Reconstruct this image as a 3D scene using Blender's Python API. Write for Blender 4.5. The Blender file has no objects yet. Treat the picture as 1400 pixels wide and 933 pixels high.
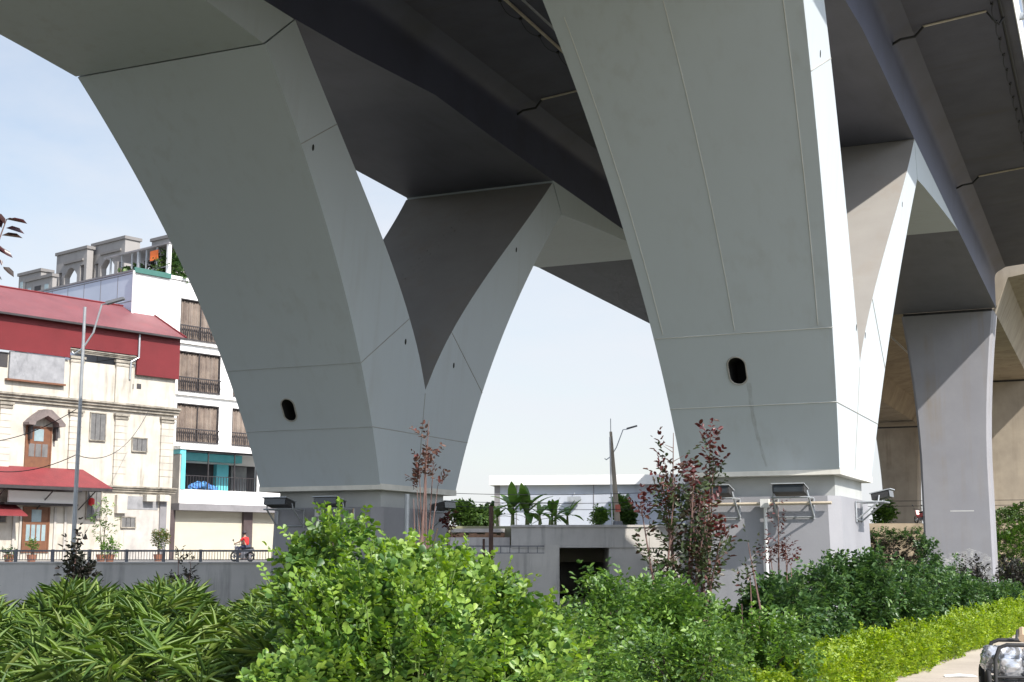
import bpy, math, random
import numpy as np
from mathutils import Vector, Matrix
random.seed(7); rng = np.random.default_rng(11)
scn = bpy.context.scene
COL = scn.collection
R = math.radians
# ---------------------------------------------------------------- camera numbers
FPX = 1850.0; PITCH = math.atan((755 - 466.5) / FPX); EYE = 1.7
cP, sP = math.cos(PITCH), math.sin(PITCH)
CAM = np.array([0, 0, EYE])
def ray(px, py):
    a = (px - 700) / FPX; b = -(py - 466.5) / FPX
    return np.array([a, cP - b * sP, sP + b * cP])
def at(px, py, Y):
    r = ray(px, py); return CAM + r * (Y / r[1])
# bridge axes: U along the viaducts (away), V across (to the right)
UY = R(23.856)
U = np.array([math.sin(UY), math.cos(UY), 0]); V = np.array([U[1], -U[0], 0])
BROT = math.pi / 2 - UY
def W(u, v, z): return U * u + V * v + np.array([0, 0, z])
def uplane(px, py, u0):
    r = ray(px, py); t = (u0 - CAM @ U) / (r @ U); p = CAM + t * r; return p @ V, p[2]
# ---------------------------------------------------------------- materials
MATS = {}
def newmat(name):
    m = bpy.data.materials.new(name); m.use_nodes = True; nt = m.node_tree
    b = nt.nodes['Principled BSDF']; MATS[name] = m
    return m, nt, b
def N(nt, t, **kw):
    n = nt.nodes.new(t)
    for k, v in kw.items():
        if k in n.inputs: n.inputs[k].default_value = v
        else: setattr(n, k, v)
    return n
def mixc(nt, fac, a, b, blend='MIX'):
    m = nt.nodes.new('ShaderNodeMix'); m.data_type = 'RGBA'; m.blend_type = blend
    for s, val in ((0, fac), (6, a), (7, b)):
        if hasattr(val, 'links') or hasattr(val, 'is_linked'): nt.links.new(val, m.inputs[s])
        elif s == 0: m.inputs[0].default_value = val
        else: m.inputs[s].default_value = (*val, 1) if len(val) == 3 else val
    return m.outputs[2]
def noise(nt, scale, detail=5, mapscale=(1, 1, 1), rough=.6, coord='Object'):
    tc = nt.nodes.new('ShaderNodeTexCoord'); mp = nt.nodes.new('ShaderNodeMapping')
    mp.inputs['Scale'].default_value = mapscale
    nt.links.new(tc.outputs[coord], mp.inputs[0])
    n = N(nt, 'ShaderNodeTexNoise', Scale=scale, Detail=detail, Roughness=rough)
    nt.links.new(mp.outputs[0], n.inputs['Vector']); return n.outputs[0]
def ramp(nt, f, a, b):
    r = nt.nodes.new('ShaderNodeMapRange'); r.inputs[1].default_value = a; r.inputs[2].default_value = b
    nt.links.new(f, r.inputs[0]); return r.outputs[0]
def M(name, c, c2=None, scale=1.0, rough=.6, streak=None, streakcol=None, bump=0., bscale=20, metal=0, lo=.35, hi=.7, spec=.4, wave=None):
    """surface with soft noise mottling, optional vertical run-off streaks and bump"""
    m, nt, b = newmat(name)
    b.inputs['Roughness'].default_value = rough; b.inputs['Metallic'].default_value = metal
    b.inputs['Specular IOR Level'].default_value = spec
    out = None
    if c2 is None: c2 = tuple(x * .82 for x in c)
    out = mixc(nt, ramp(nt, noise(nt, scale), lo, hi), c, c2)
    if streak:
        s = ramp(nt, noise(nt, 1.0, 6, streak), .5, .78)
        s2 = ramp(nt, noise(nt, .35, 3), .35, .65)
        mu = nt.nodes.new('ShaderNodeMath'); mu.operation = 'MULTIPLY'
        nt.links.new(s, mu.inputs[0]); nt.links.new(s2, mu.inputs[1])
        out = mixc(nt, mu.outputs[0], out, streakcol or tuple(x * .4 for x in c))
    nt.links.new(out, b.inputs['Base Color'])
    h = None
    if wave:   # corrugation: (axis, scale)
        tc = nt.nodes.new('ShaderNodeTexCoord')
        w = N(nt, 'ShaderNodeTexWave', Scale=wave[1]); w.bands_direction = wave[0]
        nt.links.new(tc.outputs['Object'], w.inputs['Vector']); h = w.outputs['Fac']
    elif bump: h = noise(nt, bscale, 6)
    if h:
        bp = N(nt, 'ShaderNodeBump', Strength=bump, Distance=.02)
        nt.links.new(h, bp.inputs['Height']); nt.links.new(bp.outputs[0], b.inputs['Normal'])
    return m
def leafmat(name, cols, rough=.45, trans=.35, tcol=None):
    m, nt, b = newmat(name)
    g = nt.nodes.new('ShaderNodeNewGeometry')
    r = nt.nodes.new('ShaderNodeValToRGB'); cr = r.color_ramp
    while len(cr.elements) < len(cols): cr.elements.new(.5)
    for i, c in enumerate(cols):
        cr.elements[i].position = i / (len(cols) - 1); cr.elements[i].color = (*c, 1)
    nt.links.new(g.outputs['Random Per Island'], r.inputs[0])
    col = mixc(nt, ramp(nt, noise(nt, 1.3, 2), .3, .7), r.outputs[0], (.55, .6, .5), 'MULTIPLY')
    nt.links.new(col, b.inputs['Base Color'])
    b.inputs['Roughness'].default_value = rough; b.inputs['Specular IOR Level'].default_value = .5
    t = nt.nodes.new('ShaderNodeBsdfTranslucent')
    hs = N(nt, 'ShaderNodeHueSaturation', Saturation=1.15, Value=1.5)
    nt.links.new(col, hs.inputs['Color']); nt.links.new(hs.outputs[0], t.inputs[0])
    mx = nt.nodes.new('ShaderNodeMixShader'); mx.inputs[0].default_value = trans
    nt.links.new(b.outputs[0], mx.inputs[1]); nt.links.new(t.outputs[0], mx.inputs[2])
    nt.links.new(mx.outputs[0], nt.nodes['Material Output'].inputs[0])
    return m
PAINT = M('pier_paint', (.475, .52, .55), (.45, .492, .52), .25, .5, (2.6, 2.6, .07), (.41, .435, .445), .05, 9, lo=.25, hi=.8)
BAND = M('band_white', (.72, .70, .64), (.6, .58, .52), 2, .55)
STAIN, nt_, b_ = newmat('rust_stain'); b_.inputs['Base Color'].default_value = (.22, .17, .11, 1); b_.inputs['Roughness'].default_value = .8
mr_ = nt_.nodes.new('ShaderNodeMapRange'); mr_.inputs[1].default_value = .25; mr_.inputs[2].default_value = .85; mr_.inputs[4].default_value = .3
nt_.links.new(noise(nt_, 9, 5, (1, 1.6, .25)), mr_.inputs[0]); nt_.links.new(mr_.outputs[0], b_.inputs['Alpha'])
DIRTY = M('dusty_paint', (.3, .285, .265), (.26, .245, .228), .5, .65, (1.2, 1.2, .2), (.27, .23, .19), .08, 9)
SEAM = M('weld_seam', (.6, .6, .57), (.5, .5, .47), 2, .5)
M('faint_seam', (.42, .435, .44), None, 2, .5)
RUST = M('rust_line', (.3, .29, .26), (.38, .37, .34), 3, .8)
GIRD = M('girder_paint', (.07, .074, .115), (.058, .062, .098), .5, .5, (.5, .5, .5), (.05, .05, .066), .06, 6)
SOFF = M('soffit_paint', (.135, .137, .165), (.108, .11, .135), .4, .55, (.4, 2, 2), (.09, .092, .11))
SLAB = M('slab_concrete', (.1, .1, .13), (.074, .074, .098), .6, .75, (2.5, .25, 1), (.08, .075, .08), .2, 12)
PARA = M('parapet_white', (.75, .75, .74), (.66, .66, .65), 1, .6)
NECK = M('neck_concrete', (.42, .43, .42), (.36, .37, .36), 1, .7)
PEDE = M('pedestal_grey', (.29, .29, .31), (.25, .25, .27), .6, .7, (1.5, 1.5, .3), (.22, .22, .24), .15, 14)
HOLE = M('hole_shade_paint', (.02, .02, .02), None, 3, .9)  # near-black painted in for the shade inside hatch and drain holes
CONC = M('raw_concrete', (.40, .345, .27), (.29, .25, .2), .5, .85, (1.4, 1.4, .1), (.17, .13, .095), .3, 10)
CONC3 = M('grey_pier_concrete', (.29, .29, .315), (.25, .25, .275), .5, .75, (1.3, 1.3, .07), (.25, .21, .165), .12, 12)
WALLC = M('retaining_concrete', (.54, .515, .48), (.44, .42, .39), .5, .85, (2.2, 2.2, .25), (.15, .145, .14), .3, 8)
BLACKM = M('black_metal', (.03, .03, .032), (.05, .05, .05), 6, .45)
GALV = M('galvanised', (.42, .44, .46), (.34, .36, .38), 3, .4, metal=.4)
GREYM = M('grey_rail', (.16, .165, .18), (.12, .12, .13), 3, .5)
GLASSD = M('dark_glass', (.03, .035, .04), (.05, .06, .07), 1, .12, spec=.8)
CABLE = M('cable_black', (.012, .012, .013), None, 3, .6)
PIPEC = M('pipe_cream', (.55, .48, .38), (.4, .34, .26), 3, .5)
# ---------------------------------------------------------------- mesh builder
class MB:
    def __init__(s): s.v = []; s.f = []; s.m = []
    def add(s, vs, fs, m=0):
        o = len(s.v); s.v += [tuple(map(float, p)) for p in vs]
        for f in fs: s.f.append([o + i for i in f]); s.m.append(m)
        return s
    def box(s, x0, x1, y0, y1, z0, z1, m=0):
        vs = [(x, y, z) for z in (z0, z1) for x, y in ((x0, y0), (x1, y0), (x1, y1), (x0, y1))]
        return s.hexa(vs, m)
    def hexa(s, vs, m=0):
        return s.add(vs, [(3, 2, 1, 0), (4, 5, 6, 7), (0, 1, 5, 4), (1, 2, 6, 5), (2, 3, 7, 6), (3, 0, 4, 7)], m)
    def tube(s, pts, r, n=8, m=0, cap=True):
        pts = [np.array(p, float) for p in pts]; k = len(pts)
        rs = r if isinstance(r, (list, tuple, np.ndarray)) else [r] * k
        vs = []; pr = None
        for i, p in enumerate(pts):
            d = pts[min(i + 1, k - 1)] - pts[max(i - 1, 0)]; d = d / (np.linalg.norm(d) + 1e-9)
            if pr is None:
                a = np.array([0, 0, 1.]) if abs(d[2]) < .9 else np.array([1., 0, 0])
                pr = np.cross(d, a)
            pr = pr - d * (pr @ d); pr /= np.linalg.norm(pr) + 1e-9; q = np.cross(d, pr)
            for j in range(n):
                t = 2 * math.pi * j / n; vs.append(p + rs[i] * (math.cos(t) * pr + math.sin(t) * q))
        fs = [(i * n + j, i * n + (j + 1) % n, (i + 1) * n + (j + 1) % n, (i + 1) * n + j) for i in range(k - 1) for j in range(n)]
        if cap: fs += [tuple(range(n))[::-1], tuple(range((k - 1) * n, k * n))]
        return s.add(vs, fs, m)
    def prism(s, poly, fn, d0, d1, m=0):
        """poly of 2-D points, fn(a,b,d)->xyz, extruded d0..d1"""
        n = len(poly)
        vs = [fn(a, b, d0) for a, b in poly] + [fn(a, b, d1) for a, b in poly]
        return s.add(vs, [tuple(range(n))[::-1], tuple(range(n, 2 * n))] + [(i, (i + 1) % n, n + (i + 1) % n, n + i) for i in range(n)], m)
    def blob(s, c, r, m=0, nu=10, nv=7, jit=0):
        vs = []; 
        for i in range(nv + 1):
            for j in range(nu):
                a = math.pi * i / nv; b = 2 * math.pi * j / nu; q = 1 + jit * (random.random() - .5)
                vs.append((c[0] + r[0] * q * math.sin(a) * math.cos(b), c[1] + r[1] * q * math.sin(a) * math.sin(b), c[2] + r[2] * q * math.cos(a)))
        return s.add(vs, [(i * nu + j, (i + 1) * nu + j, (i + 1) * nu + (j + 1) % nu, i * nu + (j + 1) % nu) for i in range(nv) for j in range(nu)], m)
    def build(s, name, mats, parent=None, smooth=None, loc=None, rotz=0, fix=True):
        me = bpy.data.meshes.new(name); me.from_pydata(s.v, [], s.f)
        for m in (mats if isinstance(mats, (list, tuple)) else [mats]): me.materials.append(m)
        me.polygons.foreach_set('material_index', s.m)
        if fix:
            import bmesh
            bm = bmesh.new(); bm.from_mesh(me); bmesh.ops.recalc_face_normals(bm, faces=bm.faces); bm.to_mesh(me); bm.free()
        if smooth is not None:
            me.polygons.foreach_set('use_smooth', [True] * len(me.polygons)); me.set_sharp_from_angle(angle=R(smooth))
        me.update()
        o = bpy.data.objects.new(name, me); COL.objects.link(o)
        if parent: o.parent = parent
        if loc is not None: o.location = loc
        o.rotation_euler.z = rotz
        return o
def tag(o, label=None, cat=None, group=None, kind=None):
    if label: o['label'] = label
    if cat: o['category'] = cat
    if group: o['group'] = group
    if kind: o['kind'] = kind
    return o
def thing(name, label, cat, loc=(0, 0, 0), rotz=0, group=None):
    o = bpy.data.objects.new(name, None); COL.objects.link(o); o.empty_display_size = .3
    o.location = tuple(map(float, loc)); o.rotation_euler = (0, 0, rotz)
    return tag(o, label, cat, group)
def copy_tree(o, parent=None):
    c = o.copy(); COL.objects.link(c)
    if parent: c.parent = parent
    for ch in list(o.children): copy_tree(ch, c)
    return c
# ---------------------------------------------------------------- leaves
SHAPES = {  # 6 outline points (along, side) base r1 r2 tip l2 l1
    'obovate': [(0, 0), (.42, .30), (.82, .36), (1, 0), (.82, -.36), (.42, -.30)],
    'oval': [(0, 0), (.3, .30), (.7, .30), (1, 0), (.7, -.30), (.3, -.30)],
    'lance': [(0, 0), (.3, .5), (.68, .42), (1, 0), (.68, -.42), (.3, -.5)]}
def unit(a): return a / (np.linalg.norm(a, axis=-1, keepdims=True) + 1e-9)
def leaves(name, P, A, Nn, L, Wd, mat, parent=None, shape='oval', fold=.12, droop=.12, loc=None):
    """every leaf is a folded, drooping six-point blade: P base, A axis, Nn normal"""
    P = np.asarray(P, float); A = unit(np.asarray(A, float)); n = len(P)
    Nn = np.asarray(Nn, float); Nn = unit(Nn - A * np.sum(A * Nn, 1, keepdims=True)); B = np.cross(Nn, A)
    L = np.broadcast_to(L, (n,)).reshape(n, 1); Wd = np.broadcast_to(Wd, (n,)).reshape(n, 1)
    vs = np.empty((n, 6, 3))
    for i, (a, b) in enumerate(SHAPES[shape]):
        vs[:, i] = P + A * L * a + B * L * Wd * b + Nn * L * (fold * (abs(b) > 0) - droop * a * a)
    vs = vs.reshape(-1, 3)
    me = bpy.data.meshes.new(name); me.vertices.add(n * 6); me.vertices.foreach_set('co', vs.ravel())
    idx = (np.arange(n)[:, None] * 6 + np.array([0, 1, 2, 3, 0, 3, 4, 5])).ravel().astype(np.int32)
    me.loops.add(n * 8); me.loops.foreach_set('vertex_index', idx)
    me.polygons.add(n * 2); me.polygons.foreach_set('loop_start', np.arange(0, n * 8, 4, dtype=np.int32))
    me.materials.append(mat); me.update(calc_edges=True); me.validate()
    o = bpy.data.objects.new(name, me); COL.objects.link(o)
    if parent: o.parent = parent
    if loc is not None: o.location = loc
    return o
def rnd(n): return unit(rng.normal(size=(n, 3)))
def crown_points(lobes, n, inner=.5):
    w = np.array([r[0] * r[2] + r[1] * r[2] + r[0] * r[1] for c, r in lobes]); k = rng.choice(len(lobes), n, p=w / w.sum())
    C = np.array([c for c, r in lobes])[k]; Rr = np.array([r for c, r in lobes])[k]
    d = rnd(n); f = 1 - inner * rng.random((n, 1)) ** 1.6
    f *= 1 + .22 * (rng.random((n, 1)) - .35)
    return C + d * Rr * f, unit(d / Rr)
def sprigs(P, D, nl, span, lf, spread=.9, up=.35):
    """pinnate sprigs: nl leaves along a twig of length span starting at P heading D"""
    n = len(P); D = unit(D + rng.normal(scale=.45, size=(n, 3)) + np.array([0, 0, up]))
    S = unit(np.cross(D, unit(rng.normal(size=(n, 3)) + np.array([0, 0, 2.]))))
    T = np.cross(S, D)
    PP = []; AA = []; NN = []; LL = []
    for i in range(nl):
        s = (i // 2 + .4) / (nl / 2); sd = 1 if i % 2 else -1
        base = P + D * span * s
        ax = unit(D * (.35 + .5 * s) + S * sd * spread + rng.normal(scale=.22, size=(n, 3)))
        PP.append(base); AA.append(ax); NN.append(T * np.sign(T[:, 2:3] + .2) + rng.normal(scale=.35, size=(n, 3)) + np.array([0, 0, .5]))
        LL.append(lf * (.55 + .75 * rng.random(n)))
    return np.concatenate(PP), np.concatenate(AA), np.concatenate(NN), np.concatenate(LL)
SENNA = leafmat('senna_leaf', [(.05, .12, .03), (.095, .19, .04), (.14, .25, .048), (.21, .33, .06), (.28, .40, .065)], .45, .25)
SENNAY = leafmat('young_senna_leaf', [(.16, .28, .05), (.24, .38, .055), (.34, .47, .07)], .45, .35)
PALM = leafmat('palm_leaf', [(.045, .095, .022), (.08, .15, .03), (.13, .215, .038), (.19, .28, .048), (.2, .25, .06)], .55, .25)
SHRUB = leafmat('shrub_leaf', [(.035, .08, .03), (.055, .115, .038), (.08, .155, .045), (.13, .22, .055)], .4, .25)
LIME = leafmat('lime_leaf', [(.14, .23, .02), (.23, .34, .025), (.32, .43, .03), (.41, .5, .04)], .5, .4)
REDL = leafmat('red_leaf', [(.03, .045, .02), (.05, .07, .025), (.06, .06, .03), (.07, .025, .022), (.16, .018, .02)], .4, .2)
REDT = leafmat('red_tip_leaf', [(.06, .018, .018), (.13, .018, .02), (.085, .045, .03)], .4, .25)
BROWNL = leafmat('brown_leaf', [(.10, .05, .04), (.16, .08, .06), (.2, .05, .05)], .6, .2)
DARKL = leafmat('dark_leaf', [(.02, .025, .02), (.035, .035, .025), (.045, .03, .03)], .5, .15)
TREEL = leafmat('tree_leaf', [(.04, .08, .02), (.07, .13, .03), (.11, .18, .04)], .5, .25)
BANAN = leafmat('banana_leaf', [(.09, .17, .04), (.14, .24, .05), (.2, .3, .08)], .4, .35)
IVY = leafmat('ivy_leaf', [(.05, .10, .02), (.08, .16, .03), (.14, .24, .04)], .45, .25)
BARK = M('bark', (.10, .075, .055), (.06, .045, .035), 8, .9)
TWIG = M('twig', (.17, .10, .085), (.11, .07, .06), 8, .85)
# ================================================================ SETTING
def smooth(a, b, x):
    t = np.clip((x - a) / (b - a), 0, 1); return t * t * (3 - 2 * t)
def grid(name, xs, ys, zf, mat, label_kind='structure'):
    X, Y = np.meshgrid(xs, ys); Z = zf(X, Y); nx, ny = len(xs), len(ys)
    mb = MB(); mb.v = [tuple(map(float, p)) for p in np.stack([X, Y, Z], -1).reshape(-1, 3)]
    mb.f = [(j * nx + i, j * nx + i + 1, (j + 1) * nx + i + 1, (j + 1) * nx + i) for j in range(ny - 1) for i in range(nx - 1)]
    mb.m = [0] * len(mb.f)
    return tag(mb.build(name, mat, smooth=40, fix=False), kind=label_kind)
SOIL = M('soil', (.10, .09, .06), (.06, .075, .03), .8, .95, bump=.5, bscale=6)
def gz(X, Y): return -1.4 * smooth(40, 54, Y) * (1 - smooth(13, 20, X - (Y - 40) * .3))
grid('ground', np.concatenate([[-3000, -800, -200], np.linspace(-90, 90, 61), [200, 800, 3000]]), np.concatenate([[-400, -60], np.linspace(-20, 110, 66), [300, 1200, 5000]]), gz, SOIL)
PAVE = M('pavement_concrete', (.44, .38, .32), (.35, .30, .25), .7, .9, bump=.3, bscale=14)
def strip(name, v0, v1, u0, u1, z0, z1, mat, n=1):
    mb = MB()
    for i in range(n):
        a = u0 + (u1 - u0) * i / n; b = u0 + (u1 - u0) * (i + 1) / n - (.012 if n > 1 else 0)
        mb.hexa([W(a, v0, z0), W(b, v0, z0), W(b, v1, z0), W(a, v1, z0), W(a, v0, z1), W(b, v0, z1), W(b, v1, z1), W(a, v1, z1)])
    return tag(mb.build(name, mat), kind='structure')
strip('sidewalk', -3.0, 3.2, -12, 70, -.05, .03, PAVE, 55)
strip('kerb', 3.2, 3.4, -12, 70, -.05, .12, CONC)
ASPH = M('asphalt', (.06, .06, .062), (.05, .05, .05), 3, .9, bump=.3, bscale=60)
strip('road', 3.4, 11, -40, 120, -.06, -.02, M('road_bounce_pale', (.34, .33, .31), (.28, .27, .25), .5, .9))  # road given a pale tone to bounce sunlight up at the viaducts
strip('bounce_ground', -18, -2.25, -45, 4.5, -.06, .02, M('bounce_ground_pale', (.47, .47, .47), (.4, .4, .4), .6, .9))  # pale ground added out of view to bounce sunlight onto the piers
# raised street by the houses
mb = MB(); mb.box(-160, -8, 58.37, 330, .2, 1.15); tag(mb.build('street', M('street_tar', (.22, .21, .2), (.16, .155, .15), .8, .9)), kind='structure')
# embankment with the far land
BANK = M('bank_earth', (.25, .2, .145), (.12, .10, .06), .5, .95, bump=.5, bscale=3)
def ez(X, Y):
    n = .25 * np.sin(X * 1.3 + 2) * np.sin(Y * .9) * (Y < 94)
    return np.where(Y < 86, -1.6, np.where(Y < 90.5, -.9, 3.55)) + n * 0 + np.where((Y >= 86) & (Y < 90.5), n, 0)
xs = np.linspace(12.6, 110, 60); prof = [(85.5, -1.6), (87, .0), (88.5, 1.3), (90, 2.3), (91.6, 3.0), (92.4, 3.62), (96, 3.62), (2500, 3.62)]
mb = MB()
for i, x in enumerate(xs):
    for j, (y, z) in enumerate(prof):
        w_ = 1 if 0 < j < 5 else 0
        mb.v.append((float(x if j < 7 else x * 20), y + w_ * random.uniform(-.5, .5), z + w_ * random.uniform(-.25, .25)))
k = len(prof)
for i in range(len(xs) - 1):
    for j in range(k - 1): mb.f.append((i * k + j, (i + 1) * k + j, (i + 1) * k + j + 1, i * k + j + 1)); mb.m.append(0)
tag(mb.build('embankment', BANK, fix=False), kind='structure')
mb = MB(); mb.box(-7.5, 12.58, 96, 2200, 1.0, 3.5); tag(mb.build('terrain', M('yard_ground', (.25, .22, .17), (.15, .17, .08), .3, .95)), kind='structure')
# ================================================================ VIADUCTS
PIER = {
 'p1': dict(u=36.75, v=-19.41, zb=3.54,
   near=[(26.74, 14.09), (28.43, 12.57), (30.4, 10.14), (32.67, 7.04), (33.72, 5.32), (34.43, 3.54)],
   inn=[(27.94, 15.17), (30.1, 13.27), (31.68, 12.1), (33.16, 10.77), (35.04, 8.92), (36.35, 7.23)],
   inf=[(45.35, 15.3), (43.0, 13.13), (39.6, 10.16), (38.06, 8.48), (37.1, 7.19)],
   far=[(46.48, 14.4), (44.09, 11.75), (42.15, 9.33), (40.0, 5.26), (39.33, 3.54)], notch=(36.72, 6.62),
   soff=[(-70, 15.1), (-22, 15.05), (-9, 15.17), (-6, 15.3), (-1, 15.66), (4, 15.5), (8.7, 15.4), (22, 15.2), (41.6, 15.1)], zt=(14.12, 14.35)),
 'p2': dict(u=36.95, v=-6.32, zb=3.7,
   near=[(27.1, 14.6), (27.4, 14.1), (27.99, 13.52), (29.65, 11.58), (31.29, 9.78), (32.97, 7.13), (33.91, 5.35), (34.88, 3.7)],
   inn=[(29.2, 15.15), (30.13, 14.34), (31.7, 12.75), (33.55, 10.87), (35.56, 8.44), (36.75, 7.2)],
   inf=[(45.18, 15.29), (41.65, 11.77), (39.73, 10.03), (37.86, 8.02), (37.2, 7.25)],
   far=[(46.25, 14.2), (44.22, 11.63), (41.51, 7.7), (40.58, 5.63), (39.67, 3.72)], notch=(36.98, 6.75),
   soff=[(-70, 15.1), (-22, 15.0), (-9, 15.1), (-5, 15.2), (-2, 15.42), (1, 15.42), (8.3, 15.3), (22, 15.2), (41.6, 15.1)], zt=(14.55, 14.2))}
KL = .085
def wid(t): return 4.12 + .11 * t + .0055 * t * t
def vR(p, z): return p['v'] + KL * (z - p['zb'])
def vL(p, z): return vR(p, z) - wid(z - p['zb'])
def curve(pts, z, deg=3):
    zs = np.array([b for a, b in pts]); us = np.array([a for a, b in pts]); return float(np.polyval(np.polyfit(zs, us, min(deg, len(pts) - 1)), z))
def pier(key, label, seams):
    p = PIER[key]; u0, v0, zb = p['u'], p['v'], p['zb']; vc = v0 - 2.06
    root = thing('bridge_pier', label, 'bridge pier', W(u0, vc, -1.4 if key == 'p1' else 0), BROT, 'V shaped piers of the twin viaducts')
    zr = -1.4 if key == 'p1' else 0.
    def L(u, v, z): return (u - u0, -(v - vc), z - zr)
    zn = p['notch'][1]; zt1, zt2 = p['zt']
    # the V: lower block from base to notch, then two arms
    mb = MB(); K = 26
    def sect(ua, ub, z_a, z_b): return [L(ua, vL(p, z_a), z_a), L(ua, vR(p, z_a), z_a), L(ub, vR(p, z_b), z_b), L(ub, vL(p, z_b), z_b)]
    def loft(secs):
        vs = [q for s in secs for q in s]; n = len(secs)
        fs = [(i * 4 + j, i * 4 + (j + 1) % 4, (i + 1) * 4 + (j + 1) % 4, (i + 1) * 4 + j) for i in range(n - 1) for j in range(4)]
        return vs, fs, n
    zi_n = p['inn'][0][1]; zi_f = p['inf'][0][1]
    nearu = lambda z: curve(p['near'], z); faru = lambda z: curve(p['far'], z)
    innu = lambda z: curve(p['inn'] + [p['notch']], z); infu = lambda z: curve(p['inf'] + [p['notch']], z)
    # one closed mesh
    S = [sect(nearu(z), faru(z), z, z) for z in np.linspace(zb, zn, 9)]
    vs = [q for s in S for q in s]; fs = [(3, 2, 1, 0)]
    for i in range(8): fs += [(i * 4 + j, i * 4 + (j + 1) % 4, i * 4 + 4 + (j + 1) % 4, i * 4 + 4 + j) for j in range(4)]
    b = 8 * 4; nl, nr = b, b + 1; fr_, fl = b + 2, b + 3
    inner_f = set()
    o = len(vs); vs += [L(p['notch'][0], vL(p, zn), zn), L(p['notch'][0], vR(p, zn), zn)]
    for (ou, iu, zo, zi, lo, hi, la, ra) in ((nearu, innu, zt1, zi_n, 0, 1, nl, nr), (faru, infu, zt2, zi_f, 0, 1, fl, fr_)):
        prev = (la, ra, o + 1, o)   # outer-left, outer-right, inner-right, inner-left
        for i in range(1, K + 1):
            t = i / K; za = zn + (zo - zn) * t; zc = zn + (zi - zn) * t
            s0 = len(vs); vs += [L(ou(za), vL(p, za), za), L(ou(za), vR(p, za), za), L(iu(zc), vR(p, zc), zc), L(iu(zc), vL(p, zc), zc)]
            cur = (s0, s0 + 1, s0 + 2, s0 + 3)
            for j in range(4):
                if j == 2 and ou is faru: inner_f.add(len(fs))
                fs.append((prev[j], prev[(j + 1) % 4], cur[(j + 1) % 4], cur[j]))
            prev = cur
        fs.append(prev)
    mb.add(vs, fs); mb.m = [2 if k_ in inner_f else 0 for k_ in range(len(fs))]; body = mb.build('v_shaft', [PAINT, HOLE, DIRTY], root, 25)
    # access hatch sunk into the near face
    hs_ = 1. if key == 'p2' else .95
    hv, hz = seams['hatch']; hu = nearu(hz)
    cut = MB()
    for_d = (nearu(hz + .3) - nearu(hz - .3)) / .6
    poly = [(hs_ * .235 * math.cos(a), hs_ * .13 * (1 if math.sin(a) >= 0 else -1) + hs_ * .2 * math.sin(a)) for a in np.linspace(0, 2 * math.pi, 29)[:-1]]
    cut.prism(poly, lambda a, b_, d: L(hu + d + b_ * for_d, hv + a, hz + b_), -.4, .9, 1)
    co = cut.build('cutter', [PAINT, HOLE], root)
    md = body.modifiers.new('h', 'BOOLEAN'); md.object = co; md.operation = 'DIFFERENCE'; md.solver = 'EXACT'
    bpy.context.view_layer.update()
    me = bpy.data.meshes.new_from_object(body.evaluated_get(bpy.context.evaluated_depsgraph_get()))
    body.modifiers.clear(); body.data = me; me.set_sharp_from_angle(angle=R(25))
    bpy.data.objects.remove(co)
    rim = MB(); rim.tube([L(hu - .01 + b_ * for_d, hv + a, hz + b_) for a, b_ in poly + poly[:1]], .022, 6); rim.build('hatch_rim', RUST, root)
    if key == 'p2':   # run-off stain below the hatch
        st = MB(); zz = np.linspace(hz - .3, zb + .18, 16); cen = lambda z: hv + .2 + .06 * (hz - z) + .05 * math.sin(z * 2.2)
        vs_2 = []
        for k_, z in enumerate(zz):
            w_ = .06 - .03 * k_ / 15 + .012 * math.sin(k_ * 2.1)
            vs_2 += [L(nearu(z) - .004, cen(z) - w_, z), L(nearu(z) - .004, cen(z) + w_, z)]
        st.add(vs_2, [(2 * k_, 2 * k_ + 1, 2 * k_ + 3, 2 * k_ + 2) for k_ in range(15)]); st.build('rust_stain', STAIN, root, fix=False)
    if key == 'p1':   # weld ladder marks on the inner face of the far arm
        for k_ in range(34):
            z = 8.7 + 6.0 * k_ / 33; f = .2 + .36 * k_ / 33
            mk = MB(); u_ = infu(z); v_ = vL(p, z) + f * wid(z - zb) + (.14 if k_ % 2 else -.14)
            mk.hexa([L(u_ + a_ + (infu(z + d_) - infu(z)), v_ + b_, z + d_ + a_ * .3) for a_ in (.02, -.03) for b_, d_ in ((-.09, -.03), (.09, .0), (.09, .05), (-.09, .02))]); mk.build('weld_mark', DIRTY, root)
    # base band
    bd = MB(); e = .035
    for za, zc, e in ((zb - .05, zb + .12, .035),):
        vs = []
        for z in (za, zc):
            vs += [L(nearu(zb) - e, vL(p, zb) - e, z), L(nearu(zb) - e, vR(p, zb) + e, z), L(faru(zb) + e, vR(p, zb) + e, z), L(faru(zb) + e, vL(p, zb) - e, z)]
        bd.hexa(vs)
    bd.build('base_band', BAND, root)
    # neck
    un, uf = nearu(zb), faru(zb)
    pt = 3.12 if key == 'p2' else 3.0
    nk = MB(); a = .42
    nk.hexa([L(u, v, z) for z in (pt - .1, zb - .05) for u, v in ((un + a, vL(p, zb) + a), (un + a, vR(p, zb) - a * .5), (uf - a, vR(p, zb) - a * .5), (uf - a, vL(p, zb) + a))])
    nk.build('neck', NECK, root)
    # pedestal with chamfered corners, battered
    pd = MB(); c_ = .28; rings = []
    vs = []
    for z, b_ in ((-1.6, -.12), (pt, 0)):
        ua, ub, va, vb = un + .06 + b_, uf - .1 - b_, vL(p, zb) + .3 + b_, vR(p, zb) - .06 - b_
        ring = [(ua, va + c_), (ua, vb - c_), (ua + c_, vb), (ub - c_, vb), (ub, vb - c_), (ub, va + c_), (ub - c_, va), (ua + c_, va)]
        vs += [L(u, v, z) for u, v in ring]
    pd.add(vs, [tuple(range(8))[::-1], tuple(range(8, 16))] + [(i, (i + 1) % 8, 8 + (i + 1) % 8, 8 + i) for i in range(8)])
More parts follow.
